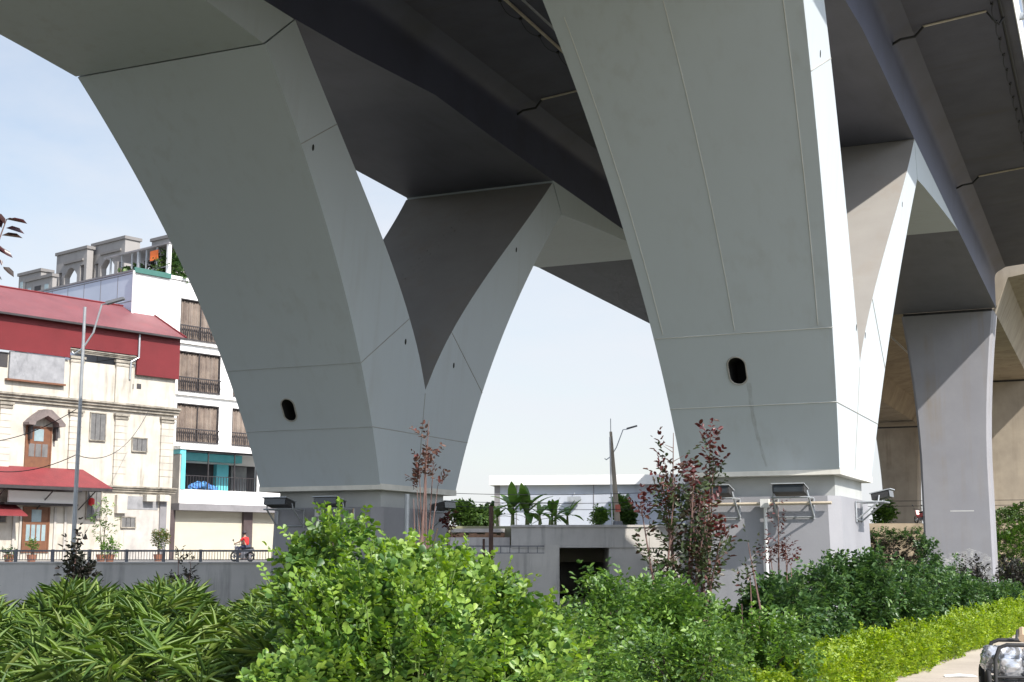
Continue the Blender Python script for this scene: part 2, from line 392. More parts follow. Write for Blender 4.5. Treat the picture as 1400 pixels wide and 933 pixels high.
    pd.build('pedestal', PEDE, root)
    # weld seams
    def seam(pts, r=.012, m=SEAM if key == 'p2' else MATS['faint_seam'], name='weld_seam'): 
        s = MB(); s.tube(pts, r, 5); s.build(name, m, root)
    for z in (zb + 1.7, zb + 3.42):
        seam([L(nearu(z) - .008, vL(p, z) + f * (vR(p, z) - vL(p, z)), z) for f in (0, .5, 1)])
    for f, za, zc in seams['vert']:
        seam([L(nearu(z) - .008, vL(p, z) + f * (vR(p, z) - vL(p, z)), z) for z in np.linspace(za, zc, 18)], .011 if f < .9 else .013)
    z = zb + 3.42; 
    for ua, za, ub, zc2 in ((nearu(z), z, innu(zn + 2.0), zn + 2.0), (faru(z), z, infu(zn + 2.0), zn + 2.0), (faru(zb + 1.7), zb + 1.7, nearu(zb + 1.7), zb + 1.7),
                       (p['notch'][0], zn - .1, p['notch'][0], zb + .15), (nearu(zb + 8.6), zb + 8.6, innu(zb + 9.6), zb + 9.6)):
        seam([L(ua, vR(p, za) + .004, za), L(ub, vR(p, zc2) + .004, zc2)], .012, RUST)
    for uu, zz in seams['dots']:
        h = MB(); h.prism([(.05 * math.cos(a), .09 * math.sin(a)) for a in np.linspace(0, 2 * math.pi, 13)[:-1]], lambda a, b_, d: L(uu + a, vR(p, zz) + d + KL * b_, zz + b_), -.05, .006)
        h.build('drain_hole', HOLE, root)
    return root
P1 = pier('p1', 'grey V shaped bridge pier on the left, in shade behind the big green bush', dict(hatch=(-21.9, 5.8), vert=[], dots=[(29.3, 12.2), (35.2, 7.9), (38.5, 7.6), (42.6, 12.2)]))
P2 = pier('p2', 'pale V shaped bridge pier on the right with its side face in full sun', dict(hatch=(-8.55, 6.25), vert=[(.06, 7.2, 13.9), (.47, 7.2, 13.9), (.925, 7.2, 13.9)], dots=[(30.0, 13.0), (36.2, 7.6), (37.6, 7.6), (43.2, 12.6)]))
def soffz(p, x):
    xs_, zs_ = zip(*p['soff']); return float(np.interp(x, xs_, zs_))
UEND = 78.5
def span(key, label, drain):
    p = PIER[key]; u0 = p['u']; vr = vR(p, 15.3); vl = vL(p, 15.3); vc = (vr + vl) / 2
    root = thing('viaduct_span', label, 'viaduct', W(u0, vc, 15), BROT, 'steel spans of the twin viaducts')
    def L(u, v, z): return (u - u0, -(v - vc), z - 15)
    if key == 'p2': oL, oR = 3.35, 3.53
    else: oL, oR = 3.6, 3.55
    us = sorted(set(list(np.linspace(-34, UEND, 46)) + [u0 + x for x, z in p['soff'] if -34 < u0 + x < UEND]))
    # box with fillets to the slab: section as polyline in (v,z) from soffit left -> soffit right -> web right ...
    mb = MB(); secs = []
    for u in us:
        zs = soffz(p, u - u0)
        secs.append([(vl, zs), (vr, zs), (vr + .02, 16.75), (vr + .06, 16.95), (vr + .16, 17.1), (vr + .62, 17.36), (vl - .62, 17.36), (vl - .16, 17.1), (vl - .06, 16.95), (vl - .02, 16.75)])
    n = 10
    vs = [L(u, v, z) for u, s in zip(us, secs) for v, z in s]
    for i in range(len(us) - 1):
        for j in range(n):
            q = (i * n + j, i * n + (j + 1) % n, (i + 1) * n + (j + 1) % n, (i + 1) * n + j)
            mb.f.append(q); mb.m.append(1 if j == 0 else 0)
    mb.v = [tuple(map(float, q)) for q in vs]
    mb.f += [tuple(range(n))[::-1], tuple(range((len(us) - 1) * n, len(us) * n))]; mb.m += [0, 0]
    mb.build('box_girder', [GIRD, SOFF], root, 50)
    sl = MB(); sec = [(vl - oL, 17.62), (vl - .64, 17.365), (vr + .64, 17.365), (vr + oR, 17.62), (vr + oR, 17.9), (vl - oL, 17.9)]
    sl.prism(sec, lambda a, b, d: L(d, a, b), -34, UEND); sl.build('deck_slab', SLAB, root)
    for s, e in ((1, vr + oR), (-1, vl - oL)):
        pa = MB(); a = e - s * .02
        pa.prism([(e + s * .03, 17.55), (e + s * .03, 18.85), (e - s * .15, 18.85), (e - s * .22, 17.92), (e + s * .003, 17.92), (e + s * .003, 17.55)], lambda a, b, d: L(d, a, b), -34, UEND)
        pa.build('parapet', PARA, root)
    # haunches outside both legs, tapering up into the soffit
    def nearu(z): return curve(p['near'], z)
    def faru(z): return curve(p['far'], z)
    for sgn, zt, uo, zi, ui, ue in ((-1, p['zt'][0], nearu(p['zt'][0]), p['inn'][0][1], p['inn'][0][0], u0 - 24), (1, p['zt'][1], faru(p['zt'][1]), p['inf'][0][1], p['inf'][0][0], u0 + 22)):
        hb = MB(); st = []
        zi2 = soffz(p, ui - u0) - .004
        g = .075 * sgn
        ring = [(uo + g, zt), (ui + g, zi2)]
        m_ = 8; vs = []
        for i in range(m_ + 1):
            t = i / m_; ub = uo + g + (ue - uo - g) * t; zbm = zt + (soffz(p, ue - u0) - .006 - zt) * t ** .9
            ut = ui + g + (ue - ui - g) * t; ztp = soffz(p, ut - u0) - .004
            vs += [L(ub, vL(p, zbm), zbm), L(ub, vR(p, zbm), zbm), L(ut, vR(p, ztp) , ztp), L(ut, vL(p, ztp), ztp)]
        fs = [(3, 2, 1, 0), tuple(range(m_ * 4, m_ * 4 + 4))] + [(i * 4 + j, i * 4 + (j + 1) % 4, i * 4 + 4 + (j + 1) % 4, i * 4 + 4 + j) for i in range(m_) for j in range(4)]
        hb.add(vs, fs); hb.build('haunch', PAINT, root, 30)
    # services under the right overhang
    e = vr + oR
    pc = MB(); pc.tube([L(-34, e - .35, 17.5), L(UEND, e - .35, 17.5)], .05, 6); pc.build('service_pipe', PIPEC if key == 'p1' else CABLE, root)
    cb = MB(); x = 4.
    while x < UEND - 1:
        cb.tube([L(x + d, e - .55 - .05 * math.sin(d * 3), 17.5 - .12 * math.sin(math.pi * d / 1.5)) for d in np.linspace(0, 1.5, 7)], .012, 4)
        cb.box(*[q for ab in zip(L(x - .025, e - .52, 17.5), L(x + .025, e - .6, 17.58)) for q in sorted(ab)]); x += 1.5
    cb.build('cable_run', CABLE, root)
    for du in drain:
        dp = MB(); dp.tube([L(du, vr + .95, 17.34), L(du, e - .75, 17.52)], .035, 6, 0)
        dp.tube([L(du, vr + .0, 16.9), L(du - .1, vr + .3, 17.0), L(du + .1, vr + .7, 17.1), L(du, vr + .97, 17.33)], .04, 6, 1)
        dp.tube([L(du, e - .75, 17.5), L(du + .15, e - .6, 17.3), L(du + .5, e - .45, 17.25), L(du + .6, e - .3, 17.5)], .03, 6, 1)
        dp.build('drain_pipe', [PIPEC, CABLE], root)
    if key == 'p2':
        op = MB(); op.tube([L(-34, e + .22, 18.35), L(UEND, e + .22, 18.35)], .06, 8)
        for x in np.arange(-30, UEND, 3.5): op.box(*[q for ab in zip(L(x - .08, e + .03, 18.25), L(x + .08, e + .3, 18.45)) for q in sorted(ab)])
        op.build('outer_conduit', GALV, root, 40)
    return root
span('p1', 'long grey steel viaduct girder resting on the shaded left V pier', [24, 42, 60])
span('p2', 'long grey steel viaduct girder with sunlit parapet resting on the bright right V pier', [22.5, 40.5, 58.5])
# plain flared piers and concrete spans farther on
def flared(u, vc, label, mat, top, wt, ww, zfoot):
    root = thing('flared_pier', label, 'bridge pier', W(u, vc, zfoot), BROT, 'flared piers farther along the viaducts')
    mb = MB(); vs = []; st = []
    H = top
    prof = [(zfoot - .3, ww), (6.8, ww), (8, ww + .07), (9.5, ww + .22), (11, ww + .45), (13, ww + .85), (H, wt)]
    for z, w in prof:
        h = w / 2; c = .12
        for a, b in ((0, -h + c), (0, h - c), (c, h), (2.3 - c, h), (2.3, h - c), (2.3, -h + c), (2.3 - c, -h), (c, -h)): vs.append((a, -b, z - zfoot))
    n = 8
    mb.add(vs, [tuple(range(n))[::-1], tuple(range((len(prof) - 1) * n, len(prof) * n))] + [(i * n + j, i * n + (j + 1) % n, (i + 1) * n + (j + 1) % n, (i + 1) * n + j) for i in range(len(prof) - 1) for j in range(n)])
    mb.build('shaft', mat, root)
    b = MB(); b.box(.1, 2.2, -wt / 2 + .1, wt / 2 - .1, H - zfoot - .02, H - zfoot + .16); b.build('bearing_gap_shade', BLACKM, root)  # bearing widened into a black strip that paints the gap's shade
    return root
pier3 = flared(78.5, -7.95, 'grey flared pier with white scuffs, right beyond the sunlit V pier', CONC3, 14.95, 5.0, 3.66, 0)
flared(112.5, -7.6, 'tan streaked concrete pier standing behind the grey flared pier', CONC, 14.95, 5.0, 3.66, 2.5)
flared(143, -19.9, 'grey brown concrete pier seen low between the V pier and the grey flared pier', CONC, 14.3, 4.7, 3.5, 2.5)
flared(112.5, -21.6, 'concrete pier of the left viaduct hidden behind the sunlit V pier', CONC, 14.95, 5.0, 3.66, 2.5)
flared(78.5, -21.6, 'concrete pier under the end of the left steel girder', CONC3, 14.95, 5.0, 3.66, -1.4)
flared(143, -7.0, 'farthest tan concrete pier of the right viaduct', CONC, 14.95, 5.0, 3.66, 2.5)
SCUFF, nt_, b_ = newmat('white_scuff'); b_.inputs['Base Color'].default_value = (.8, .8, .78, 1); b_.inputs['Roughness'].default_value = .9
mr_ = nt_.nodes.new('ShaderNodeMapRange'); mr_.inputs[1].default_value = .45; mr_.inputs[2].default_value = .75; mr_.inputs[4].default_value = .85
nt_.links.new(noise(nt_, 2.6, 4, (1, 1, 1.6), .6), mr_.inputs[0]); nt_.links.new(mr_.outputs[0], b_.inputs['Alpha'])
m = MB(); m.add([(-.004, 1.5, .1), (-.004, -1.65, .1), (-.004, -1.65, 1.5), (-.004, -.6, 1.9), (-.004, .9, 1.5), (-.004, 1.5, .8)], [(0, 1, 2, 3, 4, 5)]); m.build('white_scuff', SCUFF, pier3)
m = MB(); m.box(-.004, .0, -.9, .35, 3.9, 3.96); m.build('paint_line', M('white_line', (.6, .6, .6)), pier3)
def cspan(u0, u1, vc, label):
    root = thing('concrete_span', label, 'viaduct', W(u0, vc, 15), BROT, 'concrete spans farther along the viaducts')
    mb = MB(); mb.prism([(-2.4, .1), (2.4, .1), (3.2, 2.0), (6.4, 2.5), (6.4, 2.85), (-6.4, 2.85), (-6.4, 2.5), (-3.2, 2.0)], lambda a, b, d: (d, -a, b), .12, u1 - u0 - .05)
    mb.build('box_girder', CONC, root)
    for s in (-1, 1):
        pa = MB(); pa.prism([(s * 6.43, 2.5), (s * 6.43, 3.8), (s * 6.25, 3.8), (s * 6.2, 2.87), (s * 6.405, 2.87), (s * 6.405, 2.5)], lambda a, b, d: (d, -a, b), .12, u1 - u0 - .05); pa.build('parapet', PARA, root)
for vc, side in ((-7.9, 'right'), (-20.9, 'left')):
    for i, (a, b) in enumerate(((UEND + 1.15, 113.6), (113.6, 144.1), (144.1, 178))):
        cspan(a, b, vc, ('nearest', 'second', 'farthest')[i] + ' brown concrete span of the ' + side + ' viaduct beyond the steel girder')
# ================================================================ FLOODLIGHTS on the pedestals
def flood_parts(root):
    # local: x = out from the wall, y along wall, z up
    hd = MB(); hd.prism([(.42, .12), (.86, .22), (.84, .38), (.40, .28)], lambda a, b, d: (a, d, b), -.4, .4); hd.build('lamp_housing', BLACKM, root)
    vz = MB(); vz.prism([(.36, .285), (.92, .41), (.915, .435), (.355, .31)], lambda a, b, d: (a, d, b), -.42, .42); vz.build('visor', GALV, root)
    gl = MB(); gl.prism([(.88, .22), (.895, .215), (.875, .385), (.86, .38)], lambda a, b, d: (a, d, b), -.36, .36); gl.build('lens', GLASSD, root)
    fr = MB()
    for s in (-.46, .46):
        fr.tube([(0, s, .08), (.75, s, .08)], .025, 6); fr.tube([(0, s, -.42), (.6, s, .08)], .025, 6); fr.tube([(.015, s, .1), (.015, s, -.45)], .025, 6); fr.tube([(.6, s, .08), (.62, s * .92, .25)], .02, 6)
    fr.tube([(.75, -.46, .08), (.75, .46, .08)], .025, 6); fr.tube([(.03, -.46, -.4), (.03, .46, -.4)], .022, 6)
    fr.build('bracket', GALV, root)
def flood(proto, loc, rz, label):
    if proto is None:
        r = thing('floodlight', label, 'floodlight', loc, rz, 'floodlights bracketed to the pier pedestals'); flood_parts(r); return r
    r = copy_tree(proto); r.location = tuple(map(float, loc)); r.rotation_euler.z = rz; r['label'] = label; return r
rn = BROT + math.pi; rr = BROT - math.pi / 2
p = PIER['p2']; un2 = curve(p['near'], p['zb']) + .03
f0 = flood(None, W(un2, uplane(1088, 690, un2)[0], 2.98), rn, 'floodlight on the sunlit pedestal, right of the white conduit')
flood(f0, W(un2, uplane(988, 690, un2)[0], 2.98), rn, 'floodlight on the sunlit pedestal, left of the conduit and half behind the red leaved tree')
flood(f0, W(37.6, p['v'] - .03, 2.95), rr, 'floodlight standing out from the sunny side of the right pedestal')
p = PIER['p1']; un1 = curve(p['near'], p['zb']) + .03
flood(f0, W(un1, uplane(398, 700, un1)[0], 2.86), rn, 'black floodlight at the left corner of the shaded pedestal')
flood(f0, W(un1, uplane(466, 700, un1)[0], 2.86), rn, 'black floodlight above the top of the big green bush')
flood(f0, W(37.3, p['v'] - .03, 2.82), rr, 'floodlight on the right side of the shaded pedestal behind the bare sapling')
def conduit(u, px, top, horiz, label):
    v = uplane(px, 700, u)[0]
    r = thing('conduit', label, 'pipe', W(u, v, 0), BROT)
    m = MB(); m.tube([(-.05, 0, 0), (-.05, 0, top)], .045, 8); m.build('riser', PARA, r)
    m = MB(); m.box(-.14, 0, -.11, .11, top - .02, top + .2); m.build('junction_box', PARA, r)
    if horiz:
        m = MB(); m.tube([(-.05, -1.7, top + .08), (-.05, -.11, top + .08)], .04, 8); m.tube([(-.05, .11, top + .08), (-.05, 1.5, top + .08)], .04, 8); m.build('cross_pipe', PIPEC, r)
conduit(un2 - .06, 1047, 2.85, True, 'white vertical conduit with junction box on the sunlit pedestal')
conduit(un1 - .06, 438, 2.75, False, 'thin pale conduit on the shaded pedestal behind the bush top')
m = MB(); q = W(34.6, -18.6, -1.4); m.tube([(0, 0, 0), (0, 0, 4.75)], .07, 8); tag(m.build('post', GALV, loc=tuple(q)), 'thin grey steel post beside the right edge of the shaded pedestal', 'post')
# ================================================================ HOUSES on the raised street
FY = R(39.9); FA = np.array([math.sin(FY), math.cos(FY), 0]); FB = np.array([-FA[1], FA[0], 0])   # along the street, into the house
FROT = math.pi / 2 - FY; FC = np.array([-23.8, 95.0, 0]); ZS = 1.15
def fp(px, py, yo=0.):
    r = ray(px, py); t = ((FC + FB * yo - CAM) @ FB) / (r @ FB); q = CAM + t * r - FC
    return float(q @ FA), float(q[2] - ZS)
def rc(x0, x1, yt, yb, yo=0.):
    xm = (x0 + x1) / 2
    return fp(x0, yt, yo)[0], fp(x1, yt, yo)[0], fp(xm, yb, yo)[1], fp(xm, yt, yo)[1]
CREAM = M('cream_plaster', (.54, .50, .435), (.42, .385, .33), .9, .9, (2.2, 2.2, .3), (.15, .135, .115), .2, 8)
CREAMD = M('weathered_cornice', (.4, .36, .3), (.13, .12, .1), 1.3, .9, (3, 3, .6), (.06, .055, .05), .2, 8)
PLAINP = M('grey_plaster', (.50, .47, .43), (.34, .32, .3), .9, .9, (2, 2, .3), (.2, .19, .18))
REDW = M('red_corrugated', (.2, .024, .028), (.165, .02, .023), .5, .5, None, None, .8, wave=('X', 9))
REDR = M('red_roof', (.21, .075, .08), (.165, .058, .062), .5, .55, (2.5, .5, 1), (.25, .06, .06), .5, wave=('X', 6))
REDA = M('red_awning', (.22, .038, .042), (.16, .03, .034), 1, .55, None, None, .5, wave=('X', 6))
GREYP = M('grey_panel', (.3, .3, .31), (.22, .22, .23), 2, .6, (4, 1, 2), (.14, .14, .15))
WOOD = M('brown_wood', (.18, .08, .042), (.13, .058, .033), 3, .55)
DGLAZ = M('pale_pane', (.3, .38, .4), (.22, .3, .33), 2, .2, spec=.8)
LOUV = M('louvre_grey', (.2, .195, .19), (.13, .13, .13), 3, .6, None, None, .8, wave=('Z', 7))
WHITE = M('white_paint', (.80, .79, .77), (.74, .73, .71), .5, .7)
WTILE = M('white_tile', (.79, .78, .76), (.74, .73, .71), .5, .5, None, None, .25, wave=('Z', 1.4))
BLUEP = M('pale_blue_panel', (.50, .55, .64), (.45, .5, .59), .4, .55)
CURT = M('curtain', (.24, .19, .155), (.13, .1, .085), 1.2, .8, (9, 2, .05), (.4, .36, .31))
FRAMED = M('dark_frame', (.035, .03, .032), (.05, .045, .045), 3, .5)
TURQ = M('turquoise_panel', (.16, .58, .62), (.12, .5, .56), 1, .4)
SHUT = M('roll_shutter', (.55, .51, .41), (.5, .46, .37), .6, .6, None, None, .6, wave=('Z', 4))
GREYB = M('grey_beam', (.24, .23, .24), (.18, .175, .18), 1, .8)
DARKI = M('dark_interior', (.035, .035, .04), (.06, .055, .055), .8, .9)
GREEN = M('green_fascia', (.05, .15, .125), (.04, .12, .1), 2, .5)
def bx(name, mat, par, t0, t1, y0, y1, z0, z1):
    m = MB(); m.box(t0, t1, y0, y1, z0, z1); return m.build(name, mat, par)
# ---------- cream house
H = thing('shop_house', 'weathered cream house with red corrugated top storey and red roof', 'house', (*FC[:2], ZS), FROT)
TL = -27.0
zc = lambda px, py: fp(px, py)[1]
z_eave = zc(237, 462); z_red = zc(211, 516); z_c1 = zc(116, 551); z_c2 = zc(170, 667)
m = MB(); m.box(TL, 0, 0, 11, -.3, z_red + .5); m.build('wall', CREAM, H)
# red cladding with stepped lower edge
ta, tb, tcx = fp(93, 480)[0], fp(185, 480)[0], 0.08
zl, zm_, zr_ = zc(47, 484), zc(140, 481), zc(211, 516)
m = MB(); m.prism([(TL, z_eave), (TL, zl), (ta, zl), (ta, zm_), (tb, zm_), (tb, zr_), (tcx, zr_), (tcx, z_eave)], lambda a, b, d: (a, d, b), -.28, -.12); m.build('metal_cladding', REDW, H)
m = MB(); ri = 5.2; zrg = z_eave + 2.75; th = fp(200, 432, 5.2)[0]
v_ = [(TL, -.6, z_eave - .02), (.35, -.6, z_eave - .02), (.35, 11.3, z_eave - .02), (TL, 11.3, z_eave - .02), (TL, ri, zrg), (th, ri, zrg)]
m.add(v_, [(0, 1, 5, 4), (1, 2, 5), (2, 3, 4, 5), (0, 4, 3), (3, 2, 1, 0)]); rf = m.build('roof', REDR, H)
m = MB(); m.tube([(TL, ri, zrg + .05), (th, ri, zrg + .05), (.35, -.6, z_eave + .03)], .07, 6); m.tube([(th, ri, zrg), (th, ri, zrg + .7)], [.06, .01], 6); m.build('ridge_cap', REDW, rf)
m = MB(); m.box(TL, .36, -.72, -.57, z_eave - .16, z_eave - .03); m.build('gutter', FRAMED, rf)
t_, _ = fp(186, 470); m = MB(); m.tube([(t_, -.4, zc(186, 458)), (t_, -.4, zc(186, 490)), (t_ - .5, -.25, zc(182, 496)), (t_ - .5, -.2, zc(182, 520))], .07, 6); m.build('downpipe', GALV, H)
a, b, c, d = rc(12, 87, 485, 522); bx('metal_shutter', GREYP, H, a, b, -.2, -.04, c, d)
bx('sill', WOOD, H, a - .2, b + .1, -.3, -.02, c - .12, c - .003)
a, b, c, d = rc(-3, 11, 482, 502); bx('opening', DARKI, H, a, b, -.02, .1, c, d)
for x0, x1, y0, y1 in ((96, 114, 490, 545), (158, 181, 496, 550)):
    a, b, c, d = rc(x0, x1, y0, y1); q = bx('pilaster', CREAM, H, a, b, -.14, .0, z_c1, d); 
    m = MB(); m.box(a - .1, b + .1, -.22, 0, d - .05, d + .12); m.box(a - .05, b + .05, -.18, 0, d - .3, d - .2); m.build('capital', CREAMD, q)
for x in (179.5, 190): 
    a, b, c, d = rc(x - 3, x + 3, 525, 532); bx('vent', DARKI, H, a, b, -.015, .05, c, d)
def cornice(z, h, t0=TL, t1=.25):
    m = MB()
    m.prism([(0, .06), (.4, .06), (.4, -.05), (.28, -.09), (.28, -.2), (.16, -.24), (.16, -.38), (0, -.38)], lambda a, b, d: (d, -a * h, z + b * h), t0, t1)
    m.build('cornice', CREAMD, H)
cornice(z_c1 + .12, 1.15); cornice(z_c2 + .05, .9, fp(108, 660)[0]); cornice(zm_ - .1, .6, ta, tb)
for x0, x1, y0, y1, zb_ in ((0, 15, 553, 640, None), (95, 111, 564, 642, None), (157, 173, 569, 658, z_c2), (220, 237, 574, 662, z_c2)):
    a, b, c, d = rc(x0, x1, y0, y1); q = bx('pilaster', CREAM, H, a, b, -.14, 0, zb_ or c, d)
    m = MB(); m.box(a - .12, b + .12, -.26, 0, d - .02, d + .14); m.box(a - .06, b + .06, -.2, 0, d - .24, d - .1)
    for k in range(1, 9): m.box(a - .01, b + .01, -.15, 0, c + (d - c) * k / 9.5, c + (d - c) * k / 9.5 + .03)
    m.build('capital', CREAMD, q)
def door(x0, x1, yt, yb, rows, toplight=True):
    a, b, c, d = rc(x0, x1, yt, yb); w_ = b - a
    r_ = bx('door', WOOD, H, a, b, -.06, .05, c, d)
    m = MB(); g = MB()
    zt = d - .95 if toplight else d - .1
    for k in range(3 if rows > 1 else 4):
        n_ = 3 if rows > 1 else 4
        x_ = a + .12 + (w_ - .24) * k / n_
        if rows > 1: m.box(x_ + .04, x_ + (w_ - .24) / n_ - .04, -.075, -.03, c + .75, zt - .1)
        else: g.box(x_ + .05, x_ + (w_ - .24) / n_ - .05, -.075, -.03, c + .75, zt - .1)
    g.box(a + w_ * .3, b - w_ * .3, -.075, -.03, zt + .08, d - .1)
    if rows > 1: m.build('louvre', LOUV, r_)
    g.build('pane', DGLAZ, r_)
    m = MB(); m.box(a - .1, a, -.1, .0, c, d + .08); m.box(b, b + .1, -.1, .0, c, d + .08); m.box(a, b, -.1, 0, d, d + .08); m.build('frame', WOOD, r_)
door(37, 69, 585, 641, 2); door(33, 66, 695, 756, 1)
# pediment hood over the upper door
a, b, c, d = rc(32, 82, 567, 583)
m = MB(); xm = (a + b) / 2; hh = d - c
m.prism([(a, c), (a, c + .16), (xm - 1.0, c + hh * .6), (xm - .25, d + .28), (xm + .25, d + .28), (xm + 1.0, c + hh * .6), (b, c + .16), (b, c), (b - .45, c - .02), (xm + .8, c + .2), (xm, d - .12), (xm - .8, c + .2), (a + .45, c - .02)], lambda p_, q_, e: (p_, e, q_), -.75, 0); m.build('pediment', M('hood_tile', (.2, .16, .15), (.12, .1, .095), 2, .8), H)
for x in (a + .35, b - .45):
    m = MB(); m.box(x, x + .14, -.4, 0, c - .9, c); m.build('bracket', FRAMED, H)
def win(x0, x1, y0, y1, mat=LOUV, bars=True):
    a, b, c, d = rc(x0, x1, y0, y1); r_ = bx('window', mat, H, a, b, -.05, .05, c, d)
    m = MB(); e = .07
    m.box(a - e, b + e, -.09, -.0, d, d + e); m.box(a - e, b + e, -.14, 0, c - e, c); m.box(a - e, a, -.09, 0, c, d); m.box(b, b + e, -.09, 0, c, d)
    m.build('frame', CREAMD, r_)
    if bars:
        m = MB(); n_ = max(2, int((b - a) / .28))
        for k in range(1, n_): m.box(a + (b - a) * k / n_ - .012, a + (b - a) * k / n_ + .012, -.075, -.055, c, d)
        m.build('bars', FRAMED, r_)
win(124, 144, 566, 602); win(181, 200, 600, 617); win(119, 138, 672, 709); win(166, 184, 708, 721); win(-8, 8, 695, 714)
a, b, c, d = rc(120, 124, 681, 692); m = MB(); m.tube([(a + .1, -.3, c), (a + .1, -.3, c + .1), (a + .1, -.3, d - .1), (a + .1, -.3, d)], [.08, .2, .2, .08], 8)
tag(m.build('lantern', M('lantern_red', (.55, .03, .03)), loc=tuple(FC * [1, 1, 0] + [0, 0, ZS]), rotz=FROT), 'small red lantern hanging by the grey louvred ground floor window', 'lantern')

a, b, c, d = rc(171, 216, 679, 697); r_ = bx('recess', GREYP, H, a, b, -.03, .05, c, d)
for x in (195, 213):
    a, b, c, d = rc(x, x + 13, 677, 686); bx('bracket', CREAM, H, a, b, -.5, 0, c, d)
a, b, c, d = rc(157, 171, 677, 702); bx('capital', CREAM, H, a, b, -.3, 0, c, d)
a, b, c, d = rc(170, 218, 698, 770); bx('render_patch', PLAINP, H, a, b, -.02, .02, -.2, d)
a, b, c, d = rc(218, 227, 686, 770); bx('corner_post', GREYB, H, a, b, -.12, 0, -.2, d)
# awning
a1, a2 = fp(-60, 650)[0], fp(113, 640)[0]; za = zc(50, 640)
m = MB(); m.hexa([(a1, -2.2, za - 1.3), (a2 + .9, -2.2, za - 1.3), (a2, -.02, za - .05), (a1, -.02, za - .05), (a1, -2.2, za - 1.22), (a2 + .9, -2.2, za - 1.22), (a2, -.02, za + .05), (a1, -.02, za + .05)]); aw = m.build('awning', REDA, H)
m = MB(); m.box(a1, a2 + .85, -2.24, -2.16, za - 1.45, za - 1.25)
for x in (a2 - .2, a2 - 3.2, a2 - 6.5): m.tube([(x, -2.1, za - 1.35), (x, -.05, za - 2.6)], .04, 6)
m.build('awning_frame', FRAMED, aw)
a, b, c, d = rc(12, 103, 672, 688, -.9); bx('signboard', WHITE, H, a, b, -.95, -.8, c, d); bx('sign_underside', FRAMED, H, a - .3, b + .2, -1.0, -.1, c - .14, c - .01)
a, b, c, d = rc(-10, 112, 655, 671); bx('awning_shade_strip', GREYB, H, a, b, -.12, 0, c, d)  # grey strip stands in for the shade under the awning
m = MB(); zz = zc(8, 690); x_ = fp(20, 690)[0]; m.hexa([(x_ - 5, -1.6, zz - .75), (x_, -1.6, zz - .75), (x_, -.02, zz), (x_ - 5, -.02, zz), (x_ - 5, -1.6, zz - .68), (x_, -1.6, zz - .68), (x_, -.02, zz + .08), (x_ - 5, -.02, zz + .08)]); m.build('lower_awning', REDA, H)
for px in (18, 27, 74, 88): 
    a, b, c, d = rc(px, px + 3, 694, 765); bx('door_jamb', PLAINP, H, a, b, -.1, 0, -.2, d)
# ---------- white building, set back
WY = 4.0
WB = thing('modern_house', 'white modern house with curtained windows, turquoise balcony and roof garden', 'house', (*(FC + FA * 0)[:2], ZS), FROT)
tw0 = fp(182, 420, WY)[0]; tw1 = tw0 + 17.5; zroof = fp(222, 378, WY)[1]
colx = [(241, 299), (317, 376)]
rows = [(411, 467), (482, 537), (553, 606)]
cols = [(fp(a, 580, WY)[0], fp(b, 580, WY)[0]) for a, b in colx]; gap = cols[1][0] - cols[0][1]; cw = cols[0][1] - cols[0][0]
rws = [(fp(268, b, WY)[1], fp(268, a, WY)[1]) for a, b in rows]
zbal0 = fp(300, 673, WY - 2.2)[1]
m = MB()   # front wall pieces between the openings
xs_ = [tw0] + [q for c_ in cols for q in c_] + [tw1]
m.box(tw0, cols[0][0], WY, WY + .35, zbal0 + 2.2, zroof); m.box(cols[0][1], cols[1][0], WY, WY + .35, zbal0 + 2.2, zroof); m.box(cols[1][1], tw1, WY, WY + .35, zbal0 + 2.2, zroof)
zs_ = [zbal0 + 2.2] + sorted([q for r_ in rws for q in r_]) + [zroof]
for c_ in cols:
    for k in range(0, len(zs_), 2): m.box(c_[0], c_[1], WY, WY + .35, zs_[k], zs_[k + 1])
m.box(tw0 + .1, tw1, WY + .6, WY + 14, -.2, zroof - .02); m.build('wall', WTILE, WB)
m = MB(); m.box(tw0 - .04, tw0 + .08, WY + .08, WY + 14, -.2, zroof); m.build('side_wall', BLUEP, WB)
m = MB()
for z in np.arange(zroof - .15, 8, -2.05): m.box(tw0 - .055, tw0 - .03, WY + .1, WY + 14, z - .03, z + .03)
for y in np.arange(WY + 2, WY + 14, 2.2): m.box(tw0 - .05, tw0 - .03, y - .03, y + .03, 6, zroof - .1)
m.build('panel_joint', GREYB, WB)
m = MB(); m.tube([(tw0 - .12, WY - .1, zroof), (tw0 - .12, WY - .1, zroof - 4.5)], .09, 8); m.build('downpipe', WHITE, WB)
m = MB(); m.box(tw0 - .12, tw0 + .05, WY + .05, WY + 14.2, zroof, zroof + .13); m.build('side_fascia', GREYB, WB); m = MB(); m.box(tw0 - .1, fp(232, 385, WY)[0], WY - .18, WY - .005, zroof - .1, zroof + .28); m.build('roof_fascia', GREEN, WB)
m = MB(); m.box(fp(232, 385, WY)[0] + .02, tw1, WY - .12, WY - .005, zroof - .05, zroof + .2)
for r_ in rws: m.box(cols[0][0] - .2, tw1, WY - .22, WY - .005, r_[0] - .3, r_[0] - .16)
zq = fp(222, 413, WY)[1]; m.box(tw0 + .3, cols[0][0] - .3, WY - .03, WY - .004, zq, zq + .05); m.box(tw0 + .3, cols[0][0] - .3, WY - .03, WY - .004, zq + 1.7, zq + 1.74)
m.build('string_course', WHITE, WB)
